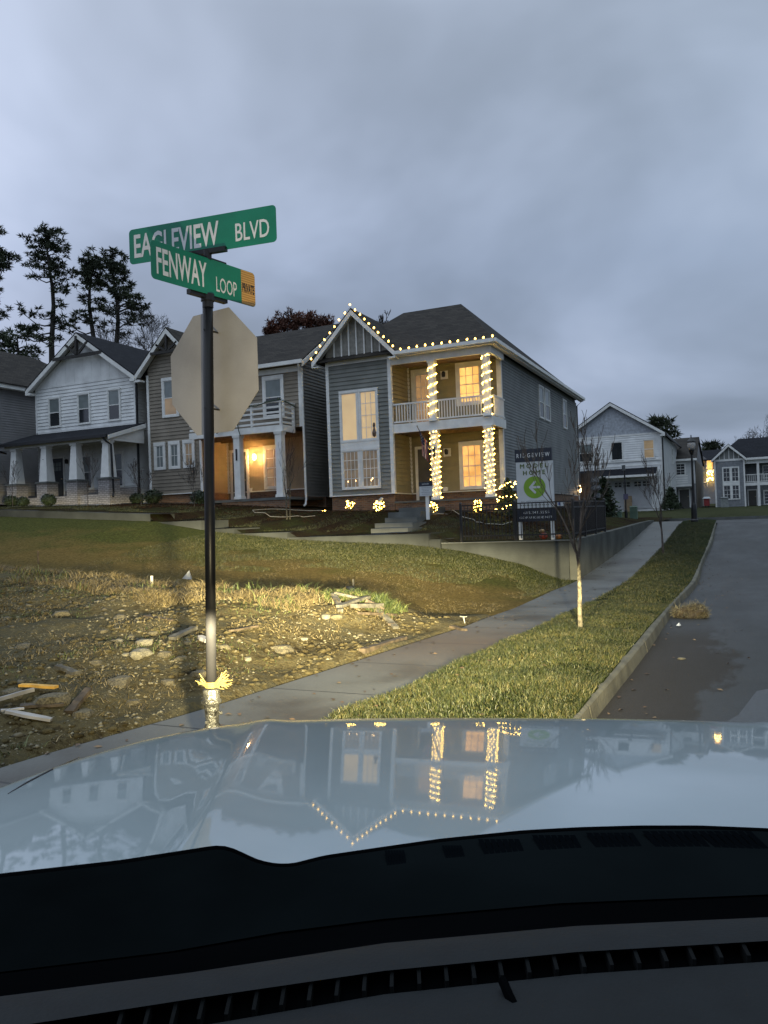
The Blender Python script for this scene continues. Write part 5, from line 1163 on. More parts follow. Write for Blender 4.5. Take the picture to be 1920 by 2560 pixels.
pine(225, 850, 640, 68, [(640, 20, 25, 1), (670, 45, 40, 1), (720, 50, 40, .8), (750, 40, 40, .7), (790, 40, 35, .6), (800, 48, 40, .8), (830, 75, 30, .8)], 'middle pine with a forked trunk behind the white gable', 5)
pine(285, 860, 634, 68, [(634, 10, 16, 1), (660, 22, 32, 1), (700, 30, 45, 1), (740, 28, 50, .9), (765, 35, 105, .9), (800, 50, 70, .8), (840, 45, 50, .5)], 'right hand pine with one long low branch behind the white roof', 9)
pine(-42, 900, 560, 68, [(500, 30, 52, 1), (560, 30, 56, 1), (600, 30, 20, .3), (620, 40, 84, 1), (660, 40, 70, 1), (690, 30, 45, .6), (740, 30, 40, .4), (830, 40, 84, .7), (870, 40, 60, .6)], 'pine mostly cut off by the left edge of the photograph', 11)
pine(50, 900, 842, 60, [(842, 60, 70, 1), (860, 70, 80, 1), (900, 80, 80, 1)], 'short pine showing just above the grey roof', 15, cl=26)
pine(1655, 1120, 1045, 80, [(1045, 16, 12, .8), (1065, 22, 26, .8), (1080, 24, 32, .8), (1100, 20, 34, .7)], 'dark pine rising behind the white garage house roof', 21, cs=.8)
pine(1770, 1140, 1112, 110, [(1112, 25, 20, 1), (1130, 30, 30, 1)], 'small far pine between the narrow house and slate house', 23, cs=.9)
def branchy(mb, p, d, L, r, depth, R_, spread=.55, minr=.006, upw=.25, nseg=4, sides=5, shrink=.72, kids=(2, 3)):
    pts = [p]; rs = [r]; q = p.copy(); dd = d.normalized()
    for i in range(nseg):
        dd = (dd+Vector((R_.gauss(0, .10), R_.gauss(0, .10), R_.gauss(upw*.25, .06)))).normalized(); q = q+dd*L/nseg; pts.append(q.copy()); rs.append(max(minr, r*(1-.45*(i+1)/nseg)))
    mb.tube(pts, rs, sides if r > .03 else 4 if r > .012 else 3, False)
    if depth <= 0: return
    for k_ in range(R_.randint(*kids)):
        i = R_.randint(max(1, nseg-2), nseg); a = R_.uniform(0, 2*PI); s = spread*R_.uniform(.6, 1.2)
        x = dd.cross(Vector((.3, .2, 1))).normalized(); y = dd.cross(x)
        nd = dd*math.cos(s)+(x*math.cos(a)+y*math.sin(a))*math.sin(s)+Vector((0, 0, upw*.5))
        branchy(mb, pts[i], nd, L*shrink*R_.uniform(.8, 1.15), max(minr, rs[i]*.68), depth-1, R_, spread, minr, upw, max(2, nseg-1), sides, shrink, kids)
def bare_tree(name, label, base, h, r, seed, depth, mat, group=None, trunkf=.4, spread=.5, minr=.006, upw=.3, kids=(2, 3), lean=Vector((0, 0, 0)), cat='tree', tmat=None):
    R_ = random.Random(seed); t = thing(name, label, cat, base, group); m = MB(); n = 6
    pts = [Vector((R_.gauss(0, r*.1), R_.gauss(0, r*.1), h*trunkf*i/n))+lean*(i/n)*trunkf for i in range(n+1)]; pts[0] = Vector((0, 0, -.05))
    m.tube(pts, [r*(1-.35*i/n) for i in range(n+1)], 10); obj('trunk', m, tmat or mat, t, world=False)
    b_ = MB(); branchy(b_, pts[-1], Vector((0, 0, 1))+lean*.3, h*(1-trunkf)*.42, r*.6, depth, R_, spread*.6, minr, upw, kids=kids)
    for k_ in range(3): branchy(b_, pts[-1]-Vector((0, 0, h*.02*k_)), Vector((R_.uniform(-.5, .5), R_.uniform(-.5, .5), 1)), h*(1-trunkf)*.38, r*.5, depth-1, R_, spread, minr, upw, kids=kids)
    obj('crown', b_, mat, t, world=False); return t
p = at(375, 905, 62); bare_tree('bare_tree', 'thin leafless tree right of the pines behind the white roof', Vector((p.x, p.y, 8)), at(370, 755, 62).z-8, .14, 4, 7, bark_dk, 'leafless trees behind the houses', .5, .6, .009, .1, (2, 3))
p = at(300, 905, 60); bare_tree('bare_tree', 'low leafless crown in front of the right hand pine', Vector((p.x, p.y, 8)), 9.5, .11, 14, 6, bark_dk, 'leafless trees behind the houses', .4, .7, .009, .1, (2, 3))
p = at(945, 800, 70); bare_tree('bare_tree', 'leafless twigs just above the main roof by the bay gable', Vector((p.x, p.y, 8)), at(945, 786, 70).z-8, .14, 24, 6, bark_dk, 'leafless trees behind the houses', .6, .6, .018, .2, (2, 4))
p = at(1915, 1100, 95); bare_tree('bare_tree', 'large leafless tree at the right edge behind the slate house roof', Vector((p.x, p.y, 2.5)), at(1915, 1045, 95).z-2.0, .24, 31, 6, bark_dk, 'leafless trees behind the houses', .45, .7, .012, .1, (2, 3))
p = at(1860, 1110, 105); bare_tree('bare_tree', 'hazy leafless crown behind the ridge of the slate house', Vector((p.x, p.y, 2.5)), at(1860, 1085, 105).z-2, .16, 33, 6, bark_m, 'leafless trees behind the houses', .5, .7, .010, .1, (2, 3))
# russet oak behind the taupe roof
top = at(742, 790, 62); base = Vector((top.x, top.y, 4)); t = thing('oak_tree', 'oak keeping russet leaves behind the taupe house roof', 'oak tree', base)
m = MB(); m.tube([Vector((0, 0, 0)), Vector((.2, 0, top.z-9)), Vector((0, 0, top.z-5))], [.35, .25, .1], 8); obj('trunk', m, bark_dk, t, world=False)
R_ = random.Random(8); rng = np.random.default_rng(8); Cc = []; lm = MB()
for (px, py, r_) in ((690, 815, 24), (715, 806, 26), (745, 800, 20), (770, 803, 26), (800, 808, 22), (822, 812, 16), (735, 822, 40), (780, 825, 40), (675, 828, 16)):
    c = at(px, py, 62)-base; rr_ = r_*62/FPX; lm.tube([Vector((0, 0, top.z-9)), c*.7+Vector((0, 0, .3*top.z-3)), c], [.12, .07, .03], 5, False)
    for _ in range(34): Cc.append(c+Vector((R_.gauss(0, .5), R_.gauss(0, .5), R_.gauss(0, .42)))*rr_)
obj('limbs', lm, bark_dk, t, world=False); V = clumps(Cc, 26, .42, rng, 1.0); fast_tris('crown', V, np.arange(len(V)).reshape(-1, 3), redleaf, t)
# street saplings
p = at(1437, 1587, 11.3); z0 = H(p.x, p.y)+.05; d0 = 11.3*(1587-1286)/(1587-1286)
sb = Vector((13.74, -18.1, .02)); bare_tree('sapling', 'young leafless street tree nearest the car, its trunk lit by headlights', sb, 2.9, .034, 47, 5, bark_m, 'young street trees in the verge', .36, .42, .0035, .55, (2, 3), to_world(.03, 0, 0), 'young tree', bark_l)
sb2 = onv(1649, 1383, -1.5); bare_tree('sapling', 'second young leafless street tree halfway up the verge', Vector((13.3, -1.5, g(-1.5))), 2.95, .04, 52, 5, bark_m, 'young street trees in the verge', .33, .45, .005, .5, (2, 3), to_world(-.1, 0, 0), 'young tree')
for x, y, h, r, s, dp, lab in ((.42, -4.2, 3.0, .03, 61, 4, 'twin stemmed leafless sapling in the bed before the taupe porch'), (-4.6, -3.2, 2.0, .015, 62, 5, 'leafless twiggy bush just right of the sign pole'),
                               (-7.4, -3.2, 1.9, .015, 66, 5, 'leafless twiggy bush just left of the sign pole'), (-10.0, -3.6, 2.4, .018, 63, 4, 'thin leafless sapling by the right porch pier of the white house'),
                               (-14.6, -3.6, 2.2, .016, 64, 4, 'thin leafless sapling by the second porch pier of the white house'), (-16.6, -3.8, 2.3, .016, 65, 4, 'thin leafless sapling by the left porch pier of the white house')):
    bare_tree('bed_sapling', lab, Vector((x, y, H(x, y))), h, r, s, dp, bark_m, None, .12 if 'bush' in lab else .3, .6 if 'bush' in lab else .4, .005, .35, (2, 3), cat='sapling', tmat=bark_l if s == 61 else None)
m = MB(); m.tube([(.55, -4.2, H(.55, -4.2)), (.62, -4.2, 3.6)], .02, 5); tag(obj('stake', m, bark_l), 'thin pale stake standing beside the twin stemmed sapling', 'stake')
# round shrubs in front of the white porch, evergreen by the shed and by the garage
for i, (x, y, r_, lab) in enumerate(((-15.5, -2.9, .34, 'dark round shrub left of the white house door'), (-14.75, -2.9, .28, 'small dark round shrub below the second brick pier'), (-13.1, -2.9, .36, 'dark round shrub below the third brick pier'), (-8.9, -.7, .45, 'dark low shrub below the three small windows'), (-9.8, -.8, .35, 'dark low shrub at the taupe house corner'), (-5.6, -1.6, .4, 'dark shrub before the taupe porch floor'))):
    z = H(x, y); t = thing('bed_shrub', lab, 'shrub', (x, y, z)); m = MB(); m.tube([(x, y, z-.03), (x, y, z+r_)], .02, 5); obj('stem', m, dark_wood, t); leafball(t, (x, y, z+r_*.8), r_, r_*.8, 700, .08, leaf_dk, 90+i)
frost = M('pale_cloth_wrap', (.30, .33, .37), .6, .1, 5)
t = thing('garden_conifer', 'small evergreen partly wrapped in pale cloth behind the fence corner', 'conifer', (9.0, 13.2, 1.3))
m = MB(); m.tube([(9, 13.2, 1.2), (9, 13.2, 3.4)], [.05, .02], 6); obj('trunk', m, dark_wood, t)
V = []
for k_ in range(2600):
    f = random.random()**.75; z = 3.55-2.1*f; r_ = .15+.85*f*random.uniform(.3, 1)*(1 if int(f*9) % 2 else .75); a = random.uniform(0, 2*PI); V.append((9+r_*math.cos(a)-9, r_*math.sin(a), z-1.3))
V = np.array(V); A = RNG.normal(size=V.shape)*.09; B = RNG.normal(size=V.shape)*.04
fast_tris('foliage', np.stack([V, V+A+B, V+A-B], 1).reshape(-1, 3), np.arange(3*len(V)).reshape(-1, 3), leaf_dk, t)
for k_, z in enumerate((3.35, 3.0, 2.6)): leafball(t, (8.72+.06*k_, 12.9, z), .20, .15, 260, .1, frost, 300+k_, 'cloth_wrap', .85)
t = thing('garden_conifer', 'dark bushy evergreen at the right corner of the garage house', 'conifer', (10.9, 31, 1.75))
V = []
for k_ in range(2600):
    f = random.random()**.75; z = 1.9-1.75*f; r_ = .1+.95*f*random.uniform(.3, 1); a = random.uniform(0, 2*PI); V.append((r_*.75*math.cos(a), r_*.75*math.sin(a), z*.8))
V = np.array(V); A = RNG.normal(size=V.shape)*.08; B = RNG.normal(size=V.shape)*.05
fast_tris('foliage', np.stack([V, V+A+B, V+A-B], 1).reshape(-1, 3), np.arange(3*len(V)).reshape(-1, 3), leaf_dk, t)
m = MB(); m.tube([(0, 0, -.1), (0, 0, 1.5)], [.05, .02], 6); obj('trunk', m, dark_wood, t, world=False)

# ------------------------------------------------------------------ grass, straw and weeds
def island_mat(name, stops, rough=.6, noise_s=.6):
    def f(t, tcn, out, b):
        ge = N(t, 'ShaderNodeNewGeometry'); n = N(t, 'ShaderNodeTexNoise'); n.inputs['Scale'].default_value = noise_s; t.links.new(tcn.outputs['Object'], n.inputs['Vector'])
        return ramp(t, mth(t, 'ADD', mth(t, 'MULTIPLY', ge.outputs['Random Per Island'], .55), mth(t, 'MULTIPLY', n.outputs[0], .45)), stops)
    return M(name, (.1, .1, .1), rough, tex=f)
turf_m = island_mat('turf_blades', [(.25, (.010, .016, .004)), (.45, (.025, .037, .008)), (.62, (.056, .062, .015)), (.78, (.115, .100, .038))], .55, 1.3)
straw_m = island_mat('dry_straw', [(.2, (.045, .034, .014)), (.5, (.115, .088, .038)), (.8, (.25, .20, .10))], .6, 1.0)
weed_m = island_mat('green_weed', [(.25, (.016, .028, .006)), (.5, (.042, .060, .014)), (.8, (.11, .12, .035))], .6)
soft_m = island_mat('lawn_blades', [(.2, (.012, .016, .004)), (.5, (.034, .040, .010)), (.8, (.09, .085, .028))], .6)
def blades(name, P, h, w_, lean, mat, rng, two=False, label=None, cat='grass'):
    n = len(P); hv = np.array([.62+.75*max(0, .5+noise.noise(Vector((p[0]*1.9, p[1]*1.5, 8)))+.5*noise.noise(Vector((p[0]*6, p[1]*6, 3)))) for p in P]); h = h*((.5+.75*rng.random(n))*hv)[:, None]; a = rng.random(n)*2*PI; s = np.stack([np.cos(a), np.sin(a), np.zeros(n)], 1)
    l = rng.normal(size=(n, 3))*lean; l[:, 2] = 0; ww = s*(w_*(.6+.8*rng.random(n)))[:, None]
    tip = P+np.array([0, 0, 1])*h+l*h
    if two:
        md = P+np.array([0, 0, .6])*h+l*h*.3; tip = tip-np.array([0, 0, .12])*h
        V = np.stack([P-ww, P+ww, md+ww*.7, md-ww*.7, tip], 1).reshape(-1, 3); i = np.arange(n)[:, None]*5
        F = np.concatenate([i+np.array([[0, 1, 2]]), i+np.array([[0, 2, 3]]), i+np.array([[3, 2, 4]])], 0)
    else:
        V = np.stack([P-ww, P+ww, tip], 1).reshape(-1, 3); F = np.arange(3*n).reshape(-1, 3)
    o = fast_tris(name, V, F, mat)
    if label: tag(o, label, cat, kind='stuff')
    else: o['kind'] = 'stuff'
    return o
rg = np.random.default_rng(21)
def vergeP(n, v0, v1, pw=1.0):
    v = v0+(v1-v0)*rg.random(n)**pw; ul = np.array([u_sr(x) for x in v]); u = ul-.04+(14.59-ul)*rg.random(n)
    k = (u-ul)/(14.47-ul); z = np.interp(v, *GV)+.02+.05*np.sin(np.clip(k, 0, 1)*PI); return np.stack([u, v, z-.005], 1)
def clumpy(P, f=2.2, th=-.25):
    keep = [noise.noise(Vector((p[0]*f, p[1]*f, 5))) > th or rg.random() < .45 for p in P]; return P[np.array(keep)]
blades('verge_grass', clumpy(vergeP(135000, -25.5, -14)), .050, .0027, .5, turf_m, rg, True, 'short green turf filling the verge between sidewalk and kerb')
blades('far_verge_grass', vergeP(60000, -14, 9), .045, .005, .4, turf_m, rg, False, 'short green turf of the verge running up to the lamp post')
def areaP(n, u0, u1, v0, v1, cond, lift=0.):
    out = []
    U_ = u0+(u1-u0)*rg.random(n*3); V_2 = v0+(v1-v0)*rg.random(n*3)
    for u, v in zip(U_, V_2):
        if u < u_sl(v)-.05 and cond(u, v):
            out.append((u, v, front_z(u, v)+lift))
            if len(out) >= n: break
    return np.array(out)
nz = lambda u, v, f, o: noise.noise(Vector((u*f, v*f, o)))
blades('lawn_grass', areaP(42000, 0, 11.7, -13.5, -7.9, lambda u, v: nz(u, v, .8, 1) > -.35+(-11.2-v)*.35), .045, .005, .6, soft_m, rg, False, 'fresh green sod below the low garden wall')
blades('straw_litter', areaP(16000, 0, 11.7, -16.4, -10, lambda u, v: v > crest_v(u)+1.3 and nz(u, v, .7, 41) > -.1), .035, .003, 1.5, straw_m, rg, False, 'thin straw litter on the washed out lower lawn', 'straw')
def near_crest(u, v): return abs(v-crest_v(u)+.35) < 1.0+.7*nz(u, v, .7, 2)
def upcount(n, cond, h, w_, lean, mat, name, label, u0=0, u1=11, v0=-21, v1=-15.6, cat='weeds', two=True):
    blades(name, areaP(n, u0, u1, v0, v1, cond), h, w_, lean, mat, rg, two, label, cat)
upcount(22000, lambda u, v: near_crest(u, v) and u < 10 and nz(u, v, 1.5, 7) > -.1, .10, .0038, 1.4, straw_m, 'dry_weeds', 'dry yellow weeds matted along the crest of the dirt bank')
upcount(3800, lambda u, v: near_crest(u, v) and nz(u, v, .9, 3) > .08, .16, .004, .9, straw_m, 'tall_dry_weeds', 'tall dry stalks sticking up from the crest of the dirt bank')
upcount(2600, lambda u, v: near_crest(u, v) and nz(u, v, 1.1, 9) > .22 and u > 2, .16, .006, .55, weed_m, 'green_weeds', 'green tufts sprouting along the crest of the dirt bank')
upcount(2000, lambda u, v: (abs(u-10.35) < .55 and abs(v+17.9) < .42) , .15, .006, .7, weed_m, 'green_tuft', 'thick green tuft right of the pile of broken boards', u0=9.6, u1=11, v0=-18.5, v1=-17.3)
upcount(17000, lambda u, v: v < crest_v(u)+.1 and nz(u, v, 1.1, 4) > .02, .045, .004, 1.3, straw_m, 'sparse_straw', 'sparse flattened straw over the dirt lot', v0=-26, v1=-17)
upcount(8000, lambda u, v: v < crest_v(u)+.1 and nz(u, v, .8, 12) > .14, .05, .004, .9, weed_m, 'sparse_weeds', 'sparse low green weeds on the face of the dirt bank', v0=-26, v1=-17)
def scatter(name, G_, s0, s1, pw, flat, mat, label):
    n = len(G_); sc3 = (s0+s1*rg.random((n, 1, 1))**pw); rot = rg.random(n)*PI; c_, s_ = np.cos(rot), np.sin(rot)
    bv = np.array([(1, 0, 0), (.3, .9, 0), (-.8, .5, 0), (-.7, -.6, 0), (.4, -.9, 0), (.25, .2, .8), (-.4, -.1, .7), (0, 0, -.5)]); bf_ = np.array([(0, 1, 5), (1, 2, 5), (2, 6, 5), (2, 3, 6), (3, 4, 6), (4, 5, 6), (4, 0, 5), (1, 0, 7), (2, 1, 7), (3, 2, 7), (4, 3, 7), (0, 4, 7)])
    B_ = bv[None]*np.array([1.2, .85, flat])*sc3*(.65+.7*rg.random((n, 8, 1))); X = B_[:, :, 0]*c_[:, None]-B_[:, :, 1]*s_[:, None]; Y_ = B_[:, :, 0]*s_[:, None]+B_[:, :, 1]*c_[:, None]
    VV = np.stack([X, Y_, B_[:, :, 2]], 2)+G_[:, None, :]; FF = (bf_[None]+np.arange(n)[:, None, None]*8).reshape(-1, 3)
    tag(fast_tris(name, VV.reshape(-1, 3), FF, mat), label, 'clods', kind='stuff')
def bedP(n, u0, u1, v0, v1, th, o):
    out = []
    while len(out) < n:
        u, v = u0+(u1-u0)*rg.random(), v0+(v1-v0)*rg.random()
        if nz(u, v, .55, o) > th and not (3.7 < u < 6.2): out.append((u, v, yard_z(u, v)+.02))
    return np.array(out)
blades('bed_grass', bedP(16000, -20, 11.4, -6.5, -3.2, -.05, 61), .05, .006, .7, soft_m, rg, False, 'short grass between the garden path and the dark planting beds')
scatter('bark_mulch', bedP(6000, -10, 11, -4.5, -.2, -.3, 71), .015, .05, 1.5, .45, M('bark_chips', (.040, .024, .014), .9, .3, 9, spec=.05), 'dark bark mulch over the beds in front of the houses')
# ------------------------------------------------------------------ stones, boards, litter
stone_m = M('lot_stone', (.11, .095, .058), .8, .3, 7, bump=.4, bscale=30); pale_stone = M('pale_stone', (.18, .165, .12), .8, .2, 7, bump=.3, bscale=30)
def rock_mesh(seed):
    R_ = np.random.default_rng(seed); import bmesh as bm_; b_ = bm_.new(); bm_.ops.create_icosphere(b_, subdivisions=2, radius=1)
    for v in b_.verts:
        k_ = 1+.55*noise.noise(v.co*1.1+Vector((seed*3.1, 0, 0))); v.co = Vector((v.co.x*1.15*k_, v.co.y*.9*k_, max(-.4, min(.52, v.co.z*k_*.8))))
    me = bpy.data.meshes.new('rock'); b_.to_mesh(me); b_.free(); return me
RM = []
for s in range(8): me = rock_mesh(s); me.materials.append(stone_m if s < 6 else pale_stone); RM.append(me)
spots = [(360, 1612, .095, 6, 'pale grey stone left of the sign pole beside a green tuft'), (350, 1640, .12, 7, 'largest broken pale stone in the middle of the dirt lot'), (410, 1640, .08, 1, 'flat brown stone right of the largest pale stone'), (298, 1712, .11, 2, 'blunt grey stone lower left of the sign pole'), (285, 1606, .05, 3, None), (298, 1604, .05, 6, None), (150, 1540, .11, 0, 'low tan stone among the dry weeds at left'), (300, 1548, .10, 4, 'rounded brown stone half buried below the weeds'), (130, 1757, .12, 5, 'tan stone beneath the yellow board'), (500, 1690, .09, 0, None), (450, 1650, .06, 1, None), (1090/1.0*.0+705, 1630, .12, 0, 'flat yellowish stone on the dirt bank face right of the pole'), (815, 1544, .07, 6, 'pale stone just left of the broken board pile'), (840, 1545, .08, 2, None), (260, 1580, .05, 5, None), (315, 1640, .05, 6, None), (470, 1610, .05, 3, None), (380, 1585, .05, 4, None), (60, 1620, .08, 2, None), (560, 1620, .06, 1, None), (30, 1740, .1, 3, None), (180, 1690, .07, 4, None), (420, 1710, .07, 5, None), (620, 1650, .05, 6, None), (760, 1600, .05, 7, None), (900, 1590, .05, 1, None), (240, 1660, .06, 0, None), (210, 1790, .09, 1, None), (330, 1760, .06, 2, None)]
for i, (px, py, r_, s, lab) in enumerate(spots):
    P = hit(px, py); o = bpy.data.objects.new('stone', RM[s]); C.objects.link(o); o.location = P+Vector((0, 0, r_*.12)); o.scale = (r_, r_, r_); o.rotation_euler = (0, 0, i*1.7)
    if lab: tag(o, lab, 'stone', 'loose stones on the dirt lot')
    else: tag(o, 'small loose stone half sunk in the dirt lot', 'stone', 'small loose stones on the dirt lot')
scatter('clods', areaP(8000, 2, 11.5, -26, -16.8, lambda u, v: v < crest_v(u)+.3 and nz(u, v, .7, 31) > -.2), .008, .055, 2.6, .7, dirt_m, 'rough clods of clay broken over the dirt lot')
scatter('rubble', areaP(330, 3, 11.3, -25, -17.3, lambda u, v: v < crest_v(u) and nz(u, v, .6, 17) > .05), .015, .055, 2.6, .6, stone_m, 'dull stones strewn over the dirt bank')
# gravel
G_ = areaP(5500, 3, 11.4, -25.5, -17.2, lambda u, v: v < crest_v(u)-.1 and nz(u, v, .9, 6) > -.05)
V = []; F = []; base_v = np.array([(1, 0, 0), (0, 1, 0), (-1, 0, 0), (0, -1, 0), (0, 0, .8), (0, 0, -.8)]); bf = np.array([(0, 1, 4), (1, 2, 4), (2, 3, 4), (3, 0, 4), (1, 0, 5), (2, 1, 5), (3, 2, 5), (0, 3, 5)])
n = len(G_); sc3 = (.006+.026*rg.random((n, 1, 1))**3); rot = rg.random(n)*PI; cs_, sn = np.cos(rot), np.sin(rot)
B_ = base_v[None]*np.array([1.2, .8, .7])*sc3*(.7+.6*rg.random((n, 6, 1))); X = B_[:, :, 0]*cs_[:, None]-B_[:, :, 1]*sn[:, None]; Y_ = B_[:, :, 0]*sn[:, None]+B_[:, :, 1]*cs_[:, None]
VV = np.stack([X, Y_, B_[:, :, 2]], 2)+G_[:, None, :]+np.array([0, 0, .004]); FF = (bf[None]+np.arange(n)[:, None, None]*6).reshape(-1, 3)
tag(fast_tris('gravel', VV.reshape(-1, 3), FF, island_mat('gravel_bits', [(.2, (.10, .09, .06)), (.55, (.13, .115, .068)), (.8, (.19, .17, .115)), (.93, (.34, .32, .26))])), 'pale gravel scattered over the dirt bank', 'gravel', kind='stuff')
wood_y = M('yellow_board', (.60, .34, .06), .6, .15, 9); wood_g = M('weathered_board', (.085, .08, .066), .85, .3, 9, bump=.3, bscale=30); wood_b = M('brown_board', (.075, .055, .034), .8, .3, 9, bump=.3, bscale=30); wht_b = M('white_painted_board', (.40, .385, .37), .5, .12, 6)
def board(p0, p1, w_, h_, mat, lab, lift=.03, name='board', z1=None, cat='board', taper=1.0):
    a, b_ = hit(*p0), hit(*p1); a = a+Vector((0, 0, lift)); b_ = b_+Vector((0, 0, lift if z1 is None else z1))
    k_ = .78 if p0[0] < 700 else 1.25; w_ *= k_; h_ *= k_; m = MB(); t = (b_-a); L = t.length; t.normalize(); x = t.cross(Vector((0, 0, 1))).normalized(); y = x.cross(t); k_ = 7; rows = []
    for i in range(k_+1):
        f = i/k_; c = a+t*L*f; ww = w_/2*(1-(1-taper)*f)*(1+.45*noise.noise(Vector((f*3, w_*9, p0[0]*.37)))); c = c+x*.03*noise.noise(Vector((f*2, 3, p0[0]*.21))); hh = h_/2
        rows.append([c+x*sx*ww+y*sy*hh for sx, sy in ((-1, -1), (1, -1), (1, 1), (-1, 1))])
    V_ = [tuple(q) for r__ in rows for q in r__]; F_ = [(0, 1, 2, 3), (4*k_+3, 4*k_+2, 4*k_+1, 4*k_)]
    for i in range(k_):
        for j in range(4): F_.append((4*i+j, 4*(i+1)+j, 4*(i+1)+(j+1) % 4, 4*i+(j+1) % 4))
    m.add(V_, F_); return tag(obj(name, m, mat), lab, cat)
board((50, 1727), (140, 1732), .075, .03, wood_y, 'short bright yellow board lying at the left of the dirt lot', .05)
board((18, 1792), (128, 1815), .11, .03, wht_b, 'white painted board with chipped end at lower left', .05, taper=.8)
board((2, 1788), (60, 1782), .06, .02, wht_b, 'short white board end at the very left', .04, taper=.5)
board((-30, 1770), (85, 1738), .04, .04, M('grey_pipe', (.28, .27, .26), .4), 'thin grey conduit lying at the left edge of the lot', .05, 'conduit', cat='pipe')
board((172, 1792), (222, 1750), .10, .04, wood_b, 'broken brown board slanting beside the yellow board', .04, z1=.10)
board((145, 1677), (190, 1695), .10, .04, wood_g, 'short grey board chunk above the yellow board', .05)
board((432, 1605), (485, 1588), .12, .05, wood_g, 'grey board end poking from the dirt just left of the pole', .04, z1=.09)
board((500, 1603), (520, 1613), .09, .05, wht_b, 'pale board end against the pole', .05)
board((575, 1585), (645, 1573), .05, .03, wood_b, 'thin brown lath right of the pole on the bank', .04)
board((50, 1772), (160, 1765), .14, .03, wood_b, 'brown plank half buried above the white board', .02)
board((365, 1545), (430, 1557), .08, .03, wood_b, 'curled reddish bark strip on the bank left of the pole', .03)
board((980, 1568), (872, 1482), .085, .05, wood_b, 'long slanting broken beam on top of the board pile', .03, z1=.10)
board((990, 1575), (930, 1520), .07, .045, wood_g, 'shorter grey beam leaning beside the long one', .03, z1=.05)
board((850, 1530), (920, 1515), .075, .03, wood_g, 'thin grey board across the back of the pile', .08, z1=.14)
board((835, 1504), (850, 1535), .07, .03, wood_g, 'grey board end standing at the left of the pile', .12, z1=.05)
board((838, 1506), (900, 1512), .05, .03, wood_g, 'narrow grey board along the top left of the pile', .15, z1=.10)
board((885, 1530), (950, 1528), .11, .05, wood_g, 'thick grey board in the middle of the pile', .09)
board((915, 1520), (960, 1532), .10, .05, wood_b, 'brown board stub on the right of the pile', .12, z1=.05)
board((900, 1538), (985, 1542), .10, .03, wood_b, 'flat brown board at the foot of the pile', .03)
board((1128, 1572), (1165, 1580), .04, .03, wood_b, 'dark stick lying at the edge of the sidewalk', .03)
board((905, 1632), (1010, 1600), .08, .05, wood_b, 'brown root of broken turf along the sidewalk edge', .02)
def stake(px, py, hh, lab, mat=wood_g, w_=.03):
    P = hit(px, py); m = MB(); m.box(P.x-w_/2, P.x+w_/2, P.y-w_/2, P.y+w_/2, P.z-.05, P.z+hh); tag(obj('stake', m, mat), lab, 'stake')
stake(380, 1466, .18, 'short pale marker stake behind the weeds left of the pole', wht_b); stake(884, 1474, .22, 'dark short stake behind the board pile', wood_g); stake(96, 1410, .35, 'thin dark stake at the upper left of the bank', wood_b)
P = hit(468, 1448); m = MB(); m.add([P+Vector((-.16, 0, 0)), P+Vector((.16, -.05, 0)), P+Vector((.05, .12, .0)), P+Vector((.05, .02, .20))], [(0, 1, 3), (1, 2, 3), (2, 0, 3), (0, 2, 1)]); tag(obj('plastic_sheet', m, M('crumpled_plastic', (.45, .45, .42), .4)), 'crumpled pale plastic sheet behind the bank', 'plastic sheet')
P = hit(1159, 1555); m = MB(); m.tube([P+Vector((-.06, 0, .09)), P+Vector((0, 0, .08)), P+Vector((.02, 0, -.02))], [.007, .014, .009], 6); m.tube([P+Vector((0, 0, .08)), P+Vector((.06, .0, .085))], .007, 6); tag(obj('pipe_stub', m, M('white_pvc', (.22, .22, .2), .4)), 'white pipe stub at the far tip of the dirt bank', 'pipe')
# bale of matted straw in the gutter, scrap beside it
bl = thing('straw_bale', 'rolled clump of matted straw and clay in the gutter against the kerb', 'straw clump', (14.93, -14.75, -.16))
import bmesh
b0_ = bmesh.new(); bmesh.ops.create_icosphere(b0_, subdivisions=3, radius=1)
for v_ in b0_.verts:
    k_ = 1+.45*noise.noise(v_.co*1.3+Vector((4, 1, 2)))+.15*noise.noise(v_.co*4); v_.co = Vector((v_.co.x*.27*k_+.03, v_.co.y*.19*k_, max(-.02, .07+v_.co.z*.14*k_)))
me = bpy.data.meshes.new('core'); b0_.to_mesh(me); b0_.free(); me.materials.append(M('wet_clay', (.045, .034, .022), .9, .35, 9, bump=.6)); co_ = bpy.data.objects.new('core', me); C.objects.link(co_); co_.parent = bl
n = 2600; th = rg.random(n)*2*PI; xx = -.28+.66*rg.random(n); rr_ = .13*(1-.25*(xx+.28)/.6); d_ = rg.normal(size=(n, 3)); d_ /= np.linalg.norm(d_, axis=1)[:, None]; k_ = 1+.45*np.array([noise.noise(Vector(q)*1.3+Vector((4, 1, 2))) for q in d_]); Pn = np.stack([d_[:, 0]*.27*k_+.03, d_[:, 1]*.19*k_, np.maximum(0, .07+d_[:, 2]*.14*k_)], 1)
dn = np.stack([rg.normal(size=n)*.3, rg.normal(size=n)*.9, rg.normal(size=n)*.35], 1); dn /= np.linalg.norm(dn, axis=1)[:, None]; wn = np.cross(dn, rg.normal(size=(n, 3))); wn /= np.linalg.norm(wn, axis=1)[:, None]
LL = .13*(.4+rg.random(n))[:, None]; fast_tris('straw', np.stack([Pn-wn*.003, Pn+wn*.003, Pn+dn*LL], 1).reshape(-1, 3), np.arange(3*n).reshape(-1, 3), M('dull_straw', (.15, .135, .085), .8, .3, 20), bl)
